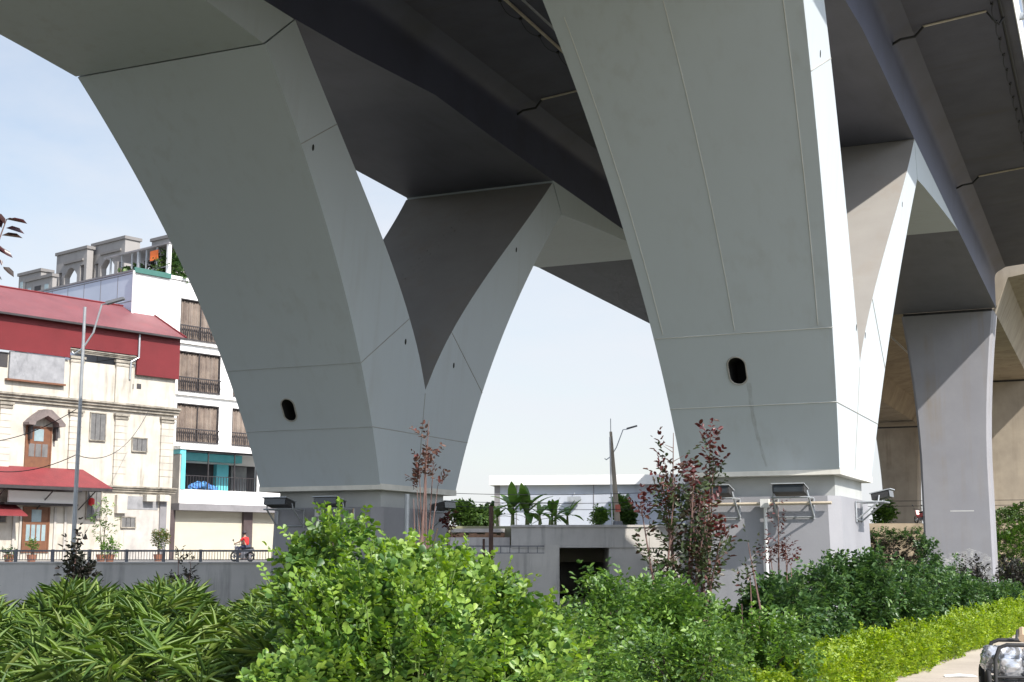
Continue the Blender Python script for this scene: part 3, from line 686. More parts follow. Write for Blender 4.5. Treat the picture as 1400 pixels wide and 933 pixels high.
for c_ in cols:
    for zb_, zt_ in rws:
        a, b = c_
        r_ = bx('window', FRAMED, WB, a, b, WY + .28, WY + .34, zb_, zt_)
        m = MB(); n_ = 46; pts = [(a + .05 + (b - a - .1) * k / n_, WY + .2 + .05 * math.sin(k * 2.1) + .03 * math.sin(k * .9)) for k in range(n_ + 1)]
        m.add([(x, y, z) for z in (zb_ + .05, zt_ - .15) for x, y in pts], [(k, k + 1, n_ + 2 + k, n_ + 1 + k) for k in range(n_)]); m.build('curtain', CURT, r_, fix=False)
        m = MB(); e = .08
        m.box(a, a + e, WY + .02, WY + .12, zb_, zt_); m.box(b - e, b, WY + .02, WY + .12, zb_, zt_); m.box(a + e, b - e, WY + .02, WY + .12, zt_ - e, zt_); m.box((a + b) / 2 - .03, (a + b) / 2 + .03, WY + .05, WY + .1, zb_, zt_ - e); m.build('frame', FRAMED, r_)
        m = MB(); zt2 = zb_ + (zt_ - zb_) * .36
        m.box(a, b, WY - .14, WY - .06, zt2 - .09, zt2); m.box(a, b, WY - .13, WY - .07, zb_ + .02, zb_ + .1)
        n_ = 22
        for k in range(n_):
            x = a + (b - a) * (k + .5) / n_; m.tube([(x, WY - .1, zb_ + .08), (x + .03, WY - .1, zb_ + .4), (x - .03, WY - .1, zt2 - .3), (x, WY - .1, zt2 - .06)], [.02, .045, .045, .02], 5)
        m.build('railing', FRAMED, r_)
# glazed balcony storey, pushed forward
BY = WY - 2.4

bl0 = fp(247, 650, BY)[0]; g1 = fp(350, 650, BY)[0]; pe = fp(389, 690, BY)[0]
zg0, zg1 = fp(300, 671, BY)[1], fp(300, 618, BY)[1]; zp0 = fp(300, 690, BY)[1]
m = MB(); m.box(bl0, pe, BY, BY + .18, zp0, zg0); m.box(bl0, bl0 + .35, BY + .002, BY + 2.3, zp0 + .01, zg1); m.box(pe - .2, pe, BY + .19, BY + 2.4, zp0, zg0 - .4); m.build('balcony_parapet', WHITE, WB)
bx('balcony_slab', GREYB, WB, bl0 + .01, pe - .21, BY + .19, WY + .55, zp0, zp0 + .2)
bx('balcony_side', PLAINP, WB, bl0 - .12, bl0 - .003, BY - .0, WY + .3, zp0 - .02, zg1 - .35)
m = MB(); m.box(bl0 - .13, bl0 + .36, BY - .05, WY + .3, zg1 - .33, zg1 + .0); m.box(bl0, bl0 + .36, BY - .06, BY - .004, zg0, zg1 - .34); m.build('turquoise_frame', TURQ, WB)
bx('balcony_roof', WHITE, WB, bl0 - .2, pe, BY - .15, WY + .4, zg1 + .01, zg1 + .25)
bx('balcony_back', DARKI, WB, bl0 + .36, pe, WY + .4, WY + .5, zg0 - .3, zg1)
m = MB(); a, b = fp(301, 640, WY - .4)[0], fp(317, 640, WY - .4)[0]; m.box(a, b, WY - .0, WY + .38, zg0 - .4, zg1 - .25); m.box(bl0 + .5, g1, WY - .7, WY + .3, zg1 - .62, zg1 - .05); m.build('tiled_column', TURQ, WB)
M('door_glass_grey', (.22, .23, .22), (.1, .1, .11), .8, .3)
for a_, b_ in ((b + .5, b + 2.0), (bl0 + 1.1, bl0 + 2.4)): bx('inner_door', MATS['door_glass_grey'], WB, a_, b_, WY + .3, WY + .39, zg0 - .4, zg1 - .8)
gf = MB(); zr0 = zg0 + (zg1 - zg0) * .36
for px in (285, 321, 351): x = fp(px, 650, BY)[0]; gf.box(x - .04, x + .04, BY + .03, BY + .11, zg0, zg1)
gf.box(bl0 + .36, g1 + .1, BY + .03, BY + .11, zr0 - .05, zr0); gf.box(bl0 + .36, g1 + .1, BY + .03, BY + .11, zg1 - .12, zg1 - .002); gf.build('glazing_bars', FRAMED, WB)
m = MB()
for k in range(26): x = bl0 + .4 + (g1 - bl0 - .4) * k / 26; m.box(x, x + .03, BY + .05, BY + .09, zg0, zr0)
m.build('balustrade', FRAMED, WB)
bx('balcony_end_post', WHITE, WB, g1 + .12, g1 + .75, BY + .005, BY + .3, zg0, zg1)
m = MB(); x0 = fp(262, 665, BY + .8)[0]
for k in range(5): m.blob((x0 + .45 * k, BY + .6 + .1 * (k % 2), zg0 + .2 + .16 * math.sin(k)), (.42, .3, .3), 0, 10, 7, .35)
tag(m.build('blanket', M('blue_cloth', (.06, .16, .5), (.12, .35, .6), 2, .8), loc=(*FC[:2], ZS), rotz=FROT), 'crumpled blue cloth lying on the turquoise balcony', 'cloth')
# ground floor
a, b, c, d = rc(228, 388, 687, 701, BY - .3); bx('canopy', GREYB, WB, bl0 - .4, pe + .5, BY - .5, WY + .3, zp0 - .5, zp0 - .015)
SHY = BY + .4
for x0, x1 in ((236, 330), (342, 420)):
    a, b = fp(x0, 730, SHY)[0], fp(x1, 730, SHY)[0]; bx('roller_shutter', SHUT, WB, a, b, SHY, SHY + .1, -.2, zp0 - .5)
for x0, x1 in ((229, 236), (330, 342)):
    a, b = fp(x0, 730, SHY)[0], fp(x1, 730, SHY)[0]; bx('column', M('dark_column', (.07, .05, .05), (.1, .08, .08)) if x0 == 229 else MATS['dark_column'], WB, a + .003, b - .003, SHY - .25, SHY + .2, -.2, zp0 - .5)
# roof garden pergola: its open side runs back from the facade
xR = fp(231, 350, WY + .3)[0]; PT = fp(231, 334, WY + .3)[1]
def sidey(px):
    ry = ray(px, 350); t = ((FC + FA * xR - CAM) @ FA) / (ry @ FA); return float((CAM + t * ry - FC) @ FB)
y0 = WY + .3; yb = sidey(147)
for px, w_ in ((231, .13), (215, .05), (200.5, .05), (190, .1), (181, .05), (167, .04), (152, .06)):
    y = sidey(px); bx('pergola_post', WHITE if px == 231 else GALV, WB, xR - w_, xR + w_, y - w_, y + w_, zroof - .02, PT)
for dx in (2.4, 4.8):
    for y in (y0, yb - .2): bx('pergola_post', GALV, WB, xR + dx - .05, xR + dx + .05, y - .05, y + .05, zroof - .02, PT)
bx('pergola_rail', GALV, WB, xR - .03, xR + .03, y0 + .14, yb, zroof + .92, zroof + .98)
bx('pergola_roof', GREYB, WB, xR - .2, xR + 5, y0 - .2, yb + .2, PT + .003, PT + .12)
m = MB(); yo_ = sidey(212); m.box(xR - .1, xR - .06, yo_ - .5, yo_ + .5, PT - 1.0, PT - .25)
tag(m.build('lantern', M('orange_box', (.75, .16, .03)), loc=(*FC[:2], ZS), rotz=FROT), 'orange square hanging under the roof garden pergola', 'lantern')
def plantmass(name, label, cat, lobes, n, lf, mat, stems, group=None, base=None, inner=.6, loc=(0, 0, 0), rot=0, shape='oval', nl=6, span=.3):
    r_ = thing(name, label, cat, loc, rot, group)
    P, D = crown_points(lobes, n, inner); a = sprigs(P, D, nl, span, lf); leaves('foliage', a[0], a[1], a[2], a[3], 1.0, mat, r_, shape)
    if stems:
        m = MB()
        for s in stems: m.tube(s[0], s[1], 6)
        m.build('stem', BARK, r_, 60)
    return r_
loc0 = (*FC[:2], ZS)
def flc(px, py, yo): t_, z_ = fp(px, py, yo); return (t_, yo, z_)
q = flc(222, 350, WY + 1.2); plantmass('potted_shrub', 'leafy green shrub under the roof garden pergola, right of the orange square', 'shrub', [((xR + .9, y0 + 1.2, zroof + 1.05), (.9, 1.2, 1.1))], 230, .22, TREEL, [([(q[0], q[1], zroof - .1), (q[0], q[1], zroof + 1.2)], .05)], 'roof garden shrubs', loc=loc0, rot=FROT, span=.5)
q = flc(245, 355, WY + 1.5); plantmass('potted_shrub', 'green climber spilling over the roof edge next to the pier', 'shrub', [((xR + 1.6, y0 + .4, zroof + .9), (1.5, .8, 1.0))], 230, .22, SHRUB, [([(q[0], q[1], zroof - .1), (q[0], q[1], zroof + 1.2)], .05)], 'roof garden shrubs', loc=loc0, rot=FROT, span=.5)
plantmass('potted_shrub', 'feathery green plant at the back of the pergola', 'shrub', [((xR + .8, y0 + 5.5, zroof + .6), (.8, 1.6, .75))], 160, .3, TREEL, [([(tw0 + 1.5, WY + 4, zroof - .1), (tw0 + 1.5, WY + 4, zroof + 1)], .05)], 'roof garden shrubs', loc=loc0, rot=FROT, span=.6, shape='lance')
plantmass('potted_shrub', 'dark plant in the middle of the roof garden', 'shrub', [((xR + 1.2, y0 + 3, zroof + .8), (1., 1.2, 1.0))], 160, .2, DARKL, [([(tw0 + 2.6, WY + 1.6, zroof - .1), (tw0 + 2.6, WY + 1.6, zroof + .7)], .05)], 'roof garden shrubs', loc=loc0, rot=FROT, span=.4)
# ---------- apartment towers far behind
APT = M('tower_stone', (.29, .275, .265), (.24, .228, .22), .12, .85, (.5, .5, .08), (.17, .16, .155)); APTD = M('tower_trim', (.2, .19, .185), (.17, .16, .155), .3, .85)
def tower(pxc, ytop, pxl, pxr, D, label, arch, zcut=None):
    C = at(pxc, ytop, D); ztop = C[2]
    r_ = thing('apartment_tower', label, 'apartment block', (C[0], C[1], 3.5), FROT, 'apartment towers behind the houses'); Zt = ztop - 3.5
    c3 = np.array([C[0], C[1], 0])
    def depth(px):   # left face lies in local x = 0
        ry = ray(px, ytop); t = ((c3 - CAM) @ FA) / (ry @ FA); return float((CAM + t * ry - c3) @ FB)
    def wide(px):
        ry = ray(px, ytop); t = ((c3 - CAM) @ FB) / (ry @ FB); return float((CAM + t * ry - c3) @ FA)
    LD, RW = depth(pxl), wide(pxr); sc = D / FPX
    hb = (62 if arch else 0) * sc * .98
    m = MB(); m.box(0, RW, 0, LD, 0, Zt - hb - .02); m.build('wall', APT, r_)
    tr = MB(); tr.box(-.25, RW + .25, -.25, LD + .25, Zt - .15, Zt + .4); 
    if arch:
        ty = lambda f: LD * (1 - f)   # f from left end
        m = MB(); zb_ = Zt - hb
        # open screen wall: two end piers, slender mullions, arch spandrels, parapet
        def pier_(f0, f1): m.box(0, 1.2, ty(f1), ty(f0), zb_, Zt)
        pier_(0, .1); pier_(.2, .28); pier_(.7, .8); pier_(.92, 1)
        m.box(.003, 1.197, ty(.28), ty(.7), zb_, zb_ + hb * .14); m.box(.003, 1.197, ty(.8), ty(.92), zb_, zb_ + hb * .2); m.box(.003, 1.197, ty(.1), ty(.2), zb_, zb_ + hb * .1)
        m.box(.003, 1.197, ty(.8), ty(.92), zb_ + hb * .62, Zt - .003); m.box(.003, 1.197, ty(.1), ty(.2), zb_ + hb * .55, Zt - .003)
        arc = [(ty(.28 + .42 * k / 14), zb_ + hb * (.42 + .2 * math.sin(math.pi * k / 14))) for k in range(15)]
        m.prism([(ty(.28), Zt - .003)] + arc + [(ty(.7), Zt - .003)], lambda a, b, d: (d, a, b), .003, 1.197)
        m.box(1.2, RW, 0, 1.0, zb_, Zt); m.box(RW - 1, RW, 1.0, LD, Zt - hb * .0 - 1.2, Zt - .005); m.box(1.2, RW, LD - 1, LD, Zt - 1.3, Zt - .005)
        m.build('arcade_screen', APT, r_)
        tr.box(-.35, -.002, 0, LD, zb_ - .3, zb_ + .5); tr.box(-.3, -.002, LD * .1, LD * .72, zb_ + hb * .72, zb_ + hb * .77)
    tr.build('cornice', APTD, r_)
    zw = Zt - hb - 3.6; n = 0
    while zw > 28:
        for f0, f1, mt in ((.08, .2, DGLAZ), (.34, .58, DARKI), (.72, .86, DGLAZ)):
            y0, y1 = LD * (1 - f1), LD * (1 - f0); q = bx('window', mt, r_, -.05, .05, y0, y1, zw, zw + 2.3)
            e = MB(); e.box(-.25, -.002, y0 - .2, y1 + .2, zw - .35, zw - .05); e.build('sill', APTD, q)
        zw -= 4.3
    return r_
tower(171.5, 325.5, 127.5, 192, 232, 'tall stone apartment tower with an arched top, just left of the pergola', True)
tower(119.5, 339, 78.5, 128, 236, 'stone apartment tower with an open arch on top, left of the one beside the pergola', True)
tower(56.5, 370, 26.5, 72, 244, 'lowest grey stone apartment tower above the left end of the red roof', False)
tower(72, 377, 36.5, 78, 238, 'stepped front block of the grey stone apartment tower above the red roof', False)
tower(240, 322, 208, 262, 232, 'apartment tower top partly hidden by the left pier', False)
# ================================================================ RETAINING WALL, RAILING, PORTAL
def X(px, Y): return (px - 700) / FPX * Y * 1.0
r_ = thing('retaining_wall', 'long stained grey concrete retaining wall below the street railing', 'wall', (-18, 58, -1.6))
m = MB(); m.box(-60, 15.4, 0, .35, 0, 2.82); m.build('wall_face', WALLC, r_); m = MB(); m.box(-60, 15.4, -.04, .38, 2.823, 2.89); m.build('coping', WALLC, r_)
r_ = thing('railing', 'grey metal railing along the street edge on top of the retaining wall', 'railing', (-30, 58.17, 1.29))
for z, h in ((.42, .08), (.06, .04)):
    m = MB(); m.box(-40, 27, -.035, .035, z, z + h); m.build('rail', GREYM, r_)
for x in np.arange(-5.2, 27, 1.57):
    m = MB(); m.box(x - .055, x + .055, -.06, .06, 0, .52); m.build('post', GREYM, r_)
m = MB()
for x in np.arange(-39.5, 27, .12): m.tube([(x, 0, .08), (x, 0, .44)], .013, 4)
tag(m.build('baluster', GREYM, r_), kind='stuff')
# underpass box below the embankment
r_ = thing('underpass_portal', 'concrete underpass portal with a dark opening between the two piers', 'underpass', (4.5, 90, -1.6))
D_ = 90; zt_ = at(760, 721, D_)[2] + 1.6; zb_ = at(760, 749, D_)[2] + 1.6; x0, x1, xa, xb = X(699, D_) - 4.5, 8.2, X(763, D_) - 4.5, X(831, D_) - 4.5
m = MB(); m.box(x0, x1, 0, 6, zb_, zt_); m.box(x0 - .05, x1, -.08, .3, zt_ + .003, zt_ + .15); m.build('beam', WALLC, r_)
m = MB(); m.box(x0 - 6, xa, .06, 6, 0, zb_ - .003); m.build('abutment', WALLC, r_); m = MB(); m.box(xb, x1, .06, 6, 0, zb_ - .003); m.build('abutment', WALLC, r_)
m = MB(); m.box(xa - .5, xb + .5, 14, 14.3, 0, zb_ + 1); m.build('back_wall', WALLC, r_)
m = MB(); m.box(xa - .4, xa - .003, 6.005, 14, 0, zb_); m.build('side_wall', WALLC, r_); m = MB(); m.box(xb + .003, xb + .4, 6.005, 14, 0, zb_); m.build('side_wall', WALLC, r_); m = MB(); m.box(xa - .4, xb + .4, 6.005, 14, zb_ + .003, zb_ + .3); m.build('roof_slab', WALLC, r_)
r_ = thing('low_wall', 'low pale grey wall with slotted railing in front of the underpass portal', 'wall', (2, 82, -1.6)); D_ = 82
zt_ = at(720, 757, D_)[2] + 1.6; x0, x1 = X(560, D_) - 2, X(764, D_) - 2
m = MB(); m.box(x0, x1, 0, .4, 0, zt_); m.build('wall_face', WALLC, r_)
m = MB(); m.box(x0, x1 - .9, .05, .12, zt_ + .4, zt_ + .47); m.box(x0, x1 - .9, .05, .12, zt_ + .003, zt_ + .05)
for x in np.arange(x0, x1 - .9, .55): m.box(x, x + .05, .05, .12, zt_ + .05, zt_ + .4)
m.build('railing', GREYM, r_)
m = MB(); m.box(x1 - .85, x1, 0, .35, zt_ + .003, zt_ + .5); m.build('end_block', WALLC, r_)
r_ = thing('garden_wall', 'pale plastered wall with broken brick top left of the underpass portal', 'wall', (-1, 93, 0)); D_ = 93
m = MB(); a = at(618, 726, D_); b = at(694, 748, D_); m.box(X(600, D_) + 1, X(697, D_) + 1, 0, .3, 0, at(650, 735, D_)[2]); m.build('wall_face', PLAINP, r_)
m = MB(); zq = at(650, 735, D_)[2]
for k in range(14): m.box(X(615, D_) + 1 + k * .27, X(615, D_) + 1.26 + k * .27, .03, .27, zq + .002, zq + .12 + .22 * random.random()); 
m.build('broken_brick', M('brick_brown', (.26, .15, .09), (.18, .11, .07), 4, .9), r_)
m = MB(); m.box(X(617, D_) + 1, X(690, D_) + 1, .35, 3, zq + .35, zq + .6); m.build('slab_roof', PLAINP, r_)
# warehouse
r_ = thing('warehouse', 'long pale blue grey warehouse with white fascia between the two piers', 'warehouse', (*at(676, 718, 122)[:2], 3.5), R(-7.5))
WH = at(676, 651, 122)[2] - 3.5; WF = at(676, 664, 122)[2] - 3.5; wl = 21
WBL = M('warehouse_panel', (.46, .49, .55), (.42, .45, .51), .3, .6, (.9, .9, .05), (.35, .37, .42), .3, wave=('X', 3))
m = MB(); m.box(0, wl, 0, 25, -.3, WF + .01); m.build('wall', WBL, r_)
m = MB(); m.prism([(-.6, WF), (-.6, WH), (26, WH + .02), (26, WF)], lambda a, b, d: (d, a, b), -.4, wl + .4); m.build('fascia', WHITE, r_)
for k in range(3):
    x = 2.0 + k * 6.9; m = MB(); m.box(x - .03, x + .03, -.05, -.003, 0, WF - .005); m.build('joint', GREYB, r_)
m = MB(); m.box(0, .5, -.08, -.002, 0, WF - .005); m.build('corner_trim', GREYB, r_)
for k, px in enumerate((726, 788, 849)):
    x = (px - 676) / FPX * 119; lp = thing('wall_lamp', ('left', 'middle', 'right')[k] + ' one of three floodlights high on the pale warehouse wall', 'floodlight', np.array(r_.location) + np.array([x * math.cos(R(-7.5)), x * math.sin(R(-7.5)) - .0, WF - 1.2]), R(-7.5), 'floodlights on the warehouse wall')
    m = MB(); m.tube([(0, 0, .5), (0, -.35, .5), (0, -.5, .1)], .04, 6); m.build('arm', GALV, lp); m = MB(); m.box(-.6, .6, -.7, -.3, -.25, .15); m.build('lamp_housing', GALV, lp)
# ================================================================ PLANTS
def stems_to(base, tops, r0=.03, r1=.008, wob=.05):
    out = []
    for tp in tops:
        b = np.array(base) + rng.normal(scale=.04, size=3) * [1, 1, 0]; tp = np.array(tp, float); mid = b + (tp - b) * .5 + rng.normal(scale=wob, size=3)
        out.append(([b, b + (mid - b) * .5 + rng.normal(scale=wob * .5, size=3), mid, tp], [r0, r0 * .75, r0 * .5, r1]))
    return out
def gnd(x, y): return float(gz(np.array(x), np.array(y)))
# ---- the big senna bush in front
D0 = 6.4
def LB(px, py, dy, rx, ry, rz): q = at(px, py + 15, D0 + dy); k = D0 / FPX; return (q, (rx * k, ry, rz * k))
lob = [LB(440, 815, -.1, 48, .3, 34), LB(432, 757, .1, 28, .18, 12), LB(465, 730, .05, 24, .15, 11), LB(412, 775, .05, 22, .15, 12), LB(540, 830, -.35, 92, .4, 44), LB(590, 790, .15, 58, .3, 20), LB(540, 770, .2, 34, .2, 13),
       LB(655, 824, -.1, 50, .35, 30), LB(700, 866, -.1, 46, .35, 34), LB(560, 910, -.6, 125, .4, 66), LB(462, 880, -.35, 48, .35, 60), LB(690, 925, -.3, 76, .4, 50), LB(752, 905, 0, 28, .25, 28), LB(622, 776, .1, 22, .2, 11)]
base = at(570, 933, D0); base[2] = 0
SB = thing('senna_bush', 'big bright green leafy bush in the middle foreground, before the shaded pier', 'bush', (base[0], base[1], 0))
lob = [(c - [base[0], base[1], 0], r) for c, r in lob]
P, D = crown_points(lob, 3300, .66); a = sprigs(P, D, 10, .125, .036, .85, .3)
leaves('foliage', *a[:3], a[3], 1.0, SENNA, SB, 'obovate', .1, .16)
m = MB()
for c, r in lob:
    for s in stems_to((0, 0, 0), [np.array(c) + rng.normal(scale=.1, size=3), np.array(c) + np.array([rng.normal() * r[0] * .5, 0, r[2] * .6])], .022, .004, .12): m.tube(*s, 6)
m.build('stem', BARK, SB, 60)
# young shoots standing out of the crown
P, D = crown_points(lob, 420, .02); k_ = (D[:, 2] > -.1) & (D[:, 1] < .75); P, D = P[k_], unit(D[k_] + [0, 0, .9])
SP = np.concatenate([P + D * s for s in (.0, .05, .1)]); SD = np.concatenate([D] * 3)
a = sprigs(SP, SD, 8, .085, .03, .85, .3); leaves('young_foliage', *a[:3], a[3], 1.0, SENNAY, SB, 'obovate', .1, .14)
m = MB()
for p_, d_ in zip(P, D): m.tube([p_ - d_ * .12, p_ + d_ * .14], [.004, .002], 4)
m.build('shoot', M('green_shoot', (.14, .2, .06), None, 3, .6), SB)
# lower bush at its left foot
b2 = at(375, 933, 5.6); b2[2] = 0
S2 = thing('senna_bush', 'lower light green bush at the left foot of the big bush', 'bush', b2)
lob = [(at(405, 945, 5.5) - b2, (.12, .2, .11)), (at(375, 958, 5.6) - b2, (.1, .16, .08)), (at(430, 955, 5.5) - b2, (.2, .25, .16))]
P, D = crown_points(lob, 420, .5); a = sprigs(P, D, 8, .09, .036, .95, .5); leaves('foliage', *a[:3], a[3], 1.0, SENNA, S2, 'obovate')
m = MB()
for c, r in lob:
    for s in stems_to((0, 0, 0), [c, c + np.array([.05, 0, .05])], .012, .004, .05): m.tube(*s, 5)
m.build('stem', BARK, S2, 60)
# ---- bed of lady palms on the left
def palm_bed():
    PP, AA, NN, LL = [], [], [], []
    fans = []
    for i in range(3600):
        y = rng.uniform(6.4, 14.5); px = rng.uniform(-60, 455); x = (px - 700) / FPX * y
        top = 1.7 - (812 + 14 * math.sin(px * .045) + 10 * math.sin(px * .021 + 1) - 755) / FPX * y
        if y < 9: top -= .1 * (9 - y)
        z = top - rng.exponential(.13) - .05; 
        if z < .25: z = rng.uniform(.3, 1.0)
        fans.append((x, y, z))
    for (x, y, z) in fans:
        az = rng.uniform(0, 2 * math.pi); el = rng.uniform(.3, 1.3)
        ax = np.array([math.cos(az) * math.cos(el), math.sin(az) * math.cos(el), math.sin(el)])
        sd = unit(np.cross(ax, [0, 0, 1.])); nn = np.cross(sd, ax)
        k = rng.integers(6, 10)
        for j in range(k):
            t = (j - (k - 1) / 2) / (k / 2) * 1.75
            d = ax * math.cos(t) + sd * math.sin(t) + nn * rng.normal(scale=.12) - np.array([0, 0, .12 * abs(t)])
            PP.append((x, y, z)); AA.append(d); NN.append(nn + rng.normal(scale=.15, size=3)); LL.append(rng.uniform(.11, .22) * (1 - .12 * abs(t)))
    o = leaves('lady_palm_bed', PP, AA, NN, np.array(LL), .095, PALM, None, 'lance', .03, .3)
    tag(o, 'dense bed of dark green lady palms along the left foreground', 'palms', kind='stuff')
palm_bed()
m = MB()
for i in range(150):
    y = rng.uniform(8.5, 14); x = (rng.uniform(-40, 440) - 700) / FPX * y; m.tube([(x, y, 0), (x + rng.normal() * .05, y, rng.uniform(.7, 1.0))], .01, 5)
tag(m.build('palm_cane', BARK), 'thin brown canes standing under the lady palm leaves', 'palm canes', kind='stuff')
# ---- clipped lime hedge along the pavement
HY = math.atan2(5.44, 10.41); HU = np.array([math.sin(HY), math.cos(HY), 0]); HV = np.array([HU[1], -HU[0], 0]); HO = np.array([5.22, 18.36, 0])
def hedge(u0, u1, label, seedn):
    n = int((u1 - u0) * 620); ctr = HO + HU * (u0 + u1) / 2 - HV * .5
    r_ = thing('hedge', label, 'hedge', ctr, math.pi / 2 - HY, 'lime green hedge along the pavement')
    u = rng.uniform(u0, u1, n) - (u0 + u1) / 2
    s = rng.random(n); top = s < .55
    v = np.where(top, rng.uniform(-.37, .37, n), np.where(rng.random(n) < .8, -.37, .37)); z = np.where(top, .42, rng.uniform(.03, .42, n))
    bump = .05 * np.sin(u * 3.1) + .05 * np.sin(u * 1.3 + v * 4) + .04 * np.sin(u * 7 + 1) + .03 * np.sin(u * 17)
    P = np.stack([u, v * (1 + .12 * np.sin(u * 2.3)), z + bump * top], 1) + rng.normal(scale=.035, size=(n, 3))
    D = np.stack([rng.normal(scale=.4, size=n), np.where(top, 0, np.sign(v)), np.where(top, 1., .35)], 1)
    a = sprigs(P, D, 6, .085, .042, .9, .5); leaves('foliage', *a[:3], a[3], 1.0, LIME, r_, 'oval')
    m = MB(); m.box((u0 - u1) / 2 + .1, (u1 - u0) / 2 - .1, -.27, .27, 0, .33); m.build('branch_core', M('hedge_core' + str(seedn), (.05, .08, .015), (.03, .05, .01), 6, .95, bump=1, bscale=20), r_)
hedge(-7.2, 14.2, 'long clipped lime green hedge in the right foreground beside the pavement', 1)
hedge(14.7, 42, 'farther stretch of lime green hedge beyond the small gap', 2)
# ---- dark green shrubs behind the hedge
def shrub(px, ytop, D, wpx, hpx, label, mat=SHRUB, lf=.075, n=520, group='dark green shrubs behind the lime hedge', shape='oval'):
    k = D / FPX; g = at(px, 700, D); g[2] = gnd(g[0], g[1]); top = at(px, ytop, D)[2] - g[2]
    r_ = thing('shrub', label, 'shrub', g, 0, group)
    w_, lo = wpx * k / 2, []
    for i in range(7):
        f = rng.uniform(.25, .8); lo.append((np.array([rng.uniform(-.62, .62) * w_, rng.uniform(-.5, .5) * w_, top * f]), (w_ * .48, w_ * .45, top * .24)))
    for i in range(3): lo.append((np.array([rng.uniform(-.4, .4) * w_, 0, top * rng.uniform(.72, .84)]), (w_ * .22, w_ * .25, top * .17)))
    P, D_ = crown_points(lo, n, .5); P[:, 2] = np.maximum(P[:, 2], .06)
    a = sprigs(P, D_, 8, .2, lf, .8, .55); leaves('foliage', *a[:3], a[3], .85, mat, r_, shape, .1, .15)
    m = MB()
    for c, r in lo:
        for s in stems_to((0, 0, 0), [c + np.array([0, 0, r[2] * .6])], .022, .006, .08): m.tube(*s, 5)
    m.build('stem', BARK, r_, 60)
    return r_
YG = leafmat('yellowgreen_leaf', [(.06, .13, .035), (.1, .19, .045), (.15, .26, .05), (.2, .32, .06)], .42, .3)
shrub(830, 792, 12.5, 110, 150, 'loose mid green shrub right of the big bush, below the dark underpass', YG, .055, 700)
shrub(905, 800, 14.5, 170, 150, 'dense green shrub at the foot of the tall red leaved tree', YG, .06, 1000)
shrub(990, 838, 17, 130, 90, 'low shrub between the red leaved tree and the sunlit pedestal', YG, .07, 420)
shrub(1050, 800, 17, 120, 150, 'broad dark green shrub before the white conduit of the sunlit pedestal', n=800)
shrub(1105, 768, 18.5, 130, 150, 'dark green shrub just right of the white conduit, with a pointed top', n=800)
shrub(1160, 758, 20.5, 110, 150, 'tall dark green shrub before the right corner of the sunlit pedestal', n=800)
shrub(1205, 785, 22.5, 110, 110, 'dark green shrub just right of the sunlit pedestal, behind the hedge', n=700)
shrub(1240, 775, 26, 100, 110, 'dense green shrub left of the grey flared pier', n=650)
shrub(1265, 738, 30, 50, 130, 'upright green shrub with a tall top against the left edge of the grey flared pier', n=420, lf=.08)
shrub(1290, 785, 29, 110, 90, 'dark green shrub in front of the foot of the grey flared pier', n=650, lf=.08)
shrub(1335, 800, 33, 110, 90, 'green shrub below the white scuffs of the grey pier foot', n=600, lf=.08)
shrub(1330, 765, 38, 30, 100, 'small dark shrub on a thin stem before the white scuffed foot of the grey pier', DARKL, .08, 160)
shrub(1300, 768, 40, 26, 90, 'slim sparse shrub beside the small dark one at the grey pier foot', SHRUB, .08, 110)
shrub(1378, 760, 42, 50, 90, 'dark shrub at the right picture edge below the ivy bank', DARKL, .09, 330)
shrub(1380, 800, 38, 90, 60, 'low green shrub at the far end of the shrub row', SHRUB, .09, 500)
shrub(1030, 850, 14.5, 130, 80, 'low green shrub just behind the near end of the lime hedge', YG, .055, 600)
shrub(790, 845, 10, 120, 110, 'bright low shrub tucked against the right side of the big bush', YG, .045, 600)
shrub(700, 905, 8, 200, 60, 'green undergrowth at the foot of the big bush', YG, .04, 500)
shrub(940, 868, 11.5, 200, 90, 'low spreading green shrub at the bottom edge, left of the hedge', YG, .045, 900)
